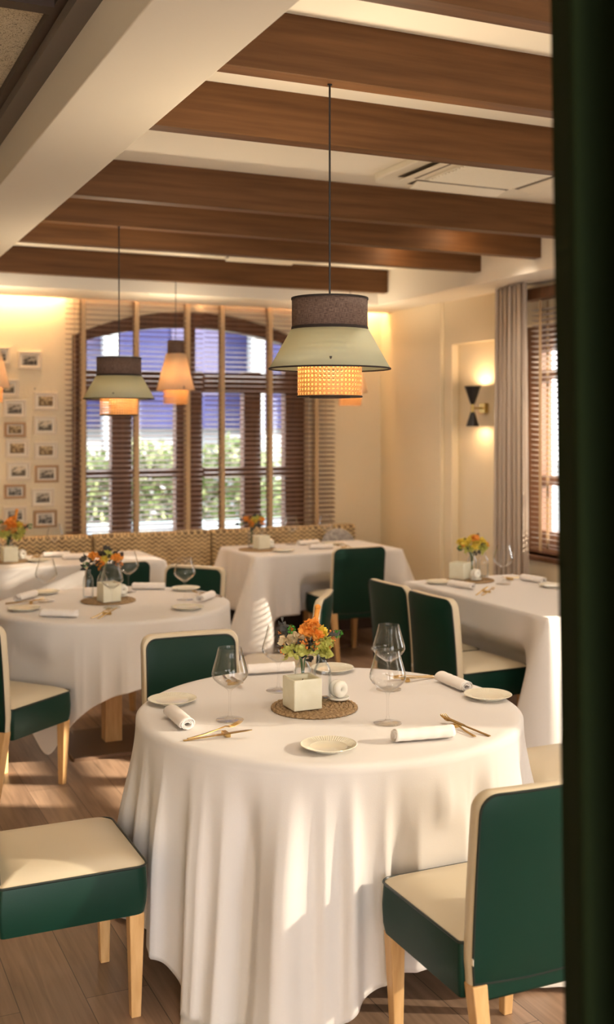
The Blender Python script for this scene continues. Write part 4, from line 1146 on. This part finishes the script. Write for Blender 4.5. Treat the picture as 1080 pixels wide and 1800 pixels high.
# front round table
F = 'on the front round table'
centre((1.549, 3.356), (1.500, 3.345), (1.542, 3.434), (1.604, 3.410), (1.655, 3.385), 'orange, lime and dark leaved flowers on the front round table', 'mixed', F, 0, 3, 1.12)
glass(1.241, 3.331, 'wine glass by the candle on the left of the front round table')
glass(1.536, 3.631, 'wine glass behind the flowers on the front round table')
glass(1.680, 3.088, 'wine glass nearest the napkin at the right front of the front round table')
glass(1.900, 3.484, 'wine glass seen above another at the far right of the front round table')
plate(1.142, 3.623, 'cream ribbed plate at the left edge of the front round table')
plate(1.391, 2.915, 'cream ribbed plate at the near edge of the front round table')
plate(2.151, 3.235, 'cream ribbed plate at the right edge of the front round table')
plate(1.849, 3.839, 'cream plate behind the bottles on the front round table')
napkin((1.087, 3.454), (1.081, 3.273), 'rolled napkin beside the left plate of the front round table')
napkin((1.600, 2.896), (1.776, 2.869), 'rolled napkin at the near edge of the front round table')
napkin((2.137, 3.522), (2.131, 3.333), 'rolled napkin touching the right plate of the front round table')
napkin((1.53, 3.915), (1.70, 3.891), 'rolled napkin at the far edge of the front round table')
cutlery((1.048, 3.173), (1.245, 3.225), (1.032, 3.167), (1.235, 3.120), 'on the left side of the front round table')
cutlery((1.843, 2.839), (1.850, 3.04), (1.890, 2.830), (1.845, 2.99), 'on the right side of the front round table')
cutlery((2.150, 3.600), (2.000, 3.600), (2.155, 3.580), (2.00, 3.555), 'behind the right napkin of the front round table')
cutlery((1.44, 3.93), (1.40, 3.76), (1.46, 3.90), (1.435, 3.75), 'by the far napkin of the front round table')

# rear round table
R2 = 'on the rear round table'
centre((1.495, 5.87), (1.480, 5.800), (1.478, 5.935), (1.405, 5.955), (1.588, 5.935), 'orange flowers with many dark leaves on the rear round table', 'dark', R2, .12, 8, 1.15)
glass(1.455, 5.642, 'wine glass in front of the candle on the rear round table')
glass(1.680, 6.146, 'wine glass right of the flowers on the rear round table')
glass(1.879, 5.739, 'wine glass at the right of the rear round table')
glass(1.187, 5.989, 'wine glass at the left of the rear round table')
napkin((1.733, 6.243), (1.895, 6.16), 'rolled napkin at the far edge of the rear round table')
napkin((1.920, 5.620), (2.04, 5.76), 'rolled napkin at the right edge of the rear round table')
napkin((1.046, 6.053), (1.160, 6.19), 'rolled napkin at the left edge of the rear round table')
napkin((1.084, 5.527), (1.217, 5.436), 'rolled napkin at the near edge of the rear round table')
plate(1.799, 5.447, 'cream plate at the near right of the rear round table')
plate(2.000, 6.09, 'cream plate at the far right of the rear round table')
plate(1.03, 5.76, 'cream plate at the near left of the rear round table')
plate(1.234, 6.278, 'cream plate at the far left of the rear round table')
cutlery((1.28, 5.367), (1.42, 5.52), (1.31, 5.35), (1.42, 5.48), 'at the near edge of the rear round table')
cutlery((2.09, 5.73), (1.98, 5.88), (2.105, 5.77), (1.99, 5.93), 'at the right edge of the rear round table')
cutlery((.98, 6.02), (1.14, 5.98), (.975, 5.99), (1.13, 5.94), 'at the left edge of the rear round table')
cutlery((1.66, 6.36), (1.62, 6.18), (1.70, 6.36), (1.65, 6.16), 'at the far edge of the rear round table')

# right bench table
R4 = 'on the right bench table'
centre((3.144, 7.838), (3.165, 7.81), (3.125, 7.915), (3.225, 7.905), (3.262, 7.87), 'orange and red toned flowers on the right bench table', 'dark', R4, .1, 15, 1.1)
glass(3.538, 8.106, 'left wine glass of two on the right bench table')
glass(3.826, 8.071, 'right wine glass of two on the right bench table')
napkin((3.56, 8.01), (3.74, 8.04), 'rolled napkin under the left glass of the right bench table')
napkin((3.521, 7.71), (3.70, 7.697), 'rolled napkin behind the chair back on the right bench table')
plate(3.275, 7.652, 'cream plate at the near edge of the right bench table')
plate(3.839, 7.95, 'cream plate at the far edge of the right bench table')
cutlery((3.80, 7.57), (3.77, 7.76), (3.84, 7.57), (3.83, 7.76), 'on the right bench table')

# left bench table
R3 = 'on the left bench table'
centre((1.296, 7.859), (1.294, 7.80), (1.305, 7.905), (1.235, 7.92), (1.40, 7.90), 'orange flowers on the left bench table, cut by the picture edge', 'mixed', R3, .1, 21, 1.3)
glass(1.666, 8.10, 'wine glass on the left bench table')
napkin((1.69, 7.833), (1.83, 7.80), 'rolled napkin at the right of the left bench table')
napkin((1.58, 8.02), (1.74, 8.00), 'rolled napkin behind the wine glass on the left bench table')
plate(1.50, 7.80, 'cream plate beside the candle on the left bench table')
cutlery((1.47, 7.95), (1.53, 8.12), (1.50, 7.94), (1.57, 8.10), 'on the left bench table')

# table by the right window
R5 = 'on the window table'
centre((3.692, 5.743), (3.640, 5.775), (3.742, 5.80), (3.810, 5.775), (3.700, 5.69), 'bright yellow flowers on the window table', 'yellow', R5, .55, 33, 1.15)
glass(3.791, 5.538, 'large wine glass on the window table')
plate(3.459, 5.715, 'cream plate at the far left corner of the window table')
plate(3.985, 5.319, 'cream plate on the right of the window table beside the dark curtain')
napkin((3.465, 5.590), (3.500, 5.42), 'rolled napkin at the left edge of the window table')
napkin((4.00, 5.624), (4.020, 5.46), 'rolled napkin at the right edge of the window table')
cutlery((3.42, 5.20), (3.58, 5.32), (3.40, 5.23), (3.54, 5.34), 'at the left edge of the window table')
cutlery((4.05, 5.75), (3.90, 5.68), (4.06, 5.72), (3.90, 5.64), 'at the right edge of the window table')

# ================================================================== OUTSIDE
struct(B().box((-30, 9.33, -.35), (40, 60, -.30)).build('ground', M['ext_ground'], smooth=False), 'pale paving outside the arched window')
struct(B().box((5.14, -30, -.35), (40, 9.33, -.30)).build('ground_terrace', M['ext_ground'], smooth=False), 'pale paving outside the right windows')
bl = thing('neighbour_building', 'blue fronted building across the street seen through the blinds', 'building', (6, 21, -.3))
B().box((-9, 0, 1.95), (7, 5, 6.5)).build('blue_front', M['ext_blue'], bl, smooth=False)
B().box((-9, .3, 0), (7, 5, 1.95)).build('pale_base', M['ext_white'], bl, smooth=False)
for x in (-7.5, -2.9, -.8, 2.2, 3.4): B().box((x, -.25, 0), (x+.28, 0, 6.5)).build('pilaster', M['ext_white'], bl, smooth=False)
for x in (-6.5, -3.9, -1.6, .6, 4.6): B().box((x, -.03, 2.6), (x+1.0, .02, 4.2)).build('window', M['ext_dark'], bl, smooth=False)
B().box((-9.2, -1.2, 1.9), (-6.3, .0, 2.35)).build('awning', M['ext_lilac'], bl, smooth=False)
for i, (x0, x1, y, h, dens, lb) in enumerate(((2.2, 5.9, 14.2, 1.38, 3600, 'sunlit leafy hedge outside the left half of the arched window'),
                                  (6.1, 7.2, 15.0, .75, 900, 'low green bush outside the middle of the arched window'), (8.0, 8.8, 16.0, 2.3, 1500, 'tall green shrub outside the right part of the arched window'))):
    rnd = random.Random(i); b = B()
    for _ in range(dens):
        p = Vector((rnd.uniform(x0, x1), y+rnd.uniform(-.5, .5), -.3+(h+.3)*rnd.random()**.8))
        p.z += .12*sin(p.x*5)+.08*sin(p.x*13)
        leaf(b, p, (rnd.gauss(0, 1), rnd.gauss(0, 1), rnd.gauss(0, 1)), .13, .09, rnd.uniform(0, 3))
    o = b.build('hedge', M['hedge'], auto=80); tag(o, lb, 'hedge')
struct(B().box((1.5, 13.2, -.3), (5.9, 13.4, .50)).build('wall_garden', M['ext_pale'], smooth=False), 'pale low wall outside the arched window')
pk = thing('parked_van', 'white van parked outside the middle of the arched window', 'van', (8.1, 18.2, -.3))
B().prism([(-1.2, .35), (1.3, .35), (1.3, 1.1), (.9, 1.75), (-1.2, 1.85)], -.8, .8).build('body', M['ext_white'], pk, smooth=False, bevel=.05)
for x in (-.75, .8): B().cyl((x, -.82, .33), (x, -.6, .33), .33, 24).build('wheel', M['black'], pk)
B().box((-.4, -.815, 1.15), (.75, -.80, 1.6)).build('window', M['ext_dark'], pk, smooth=False)
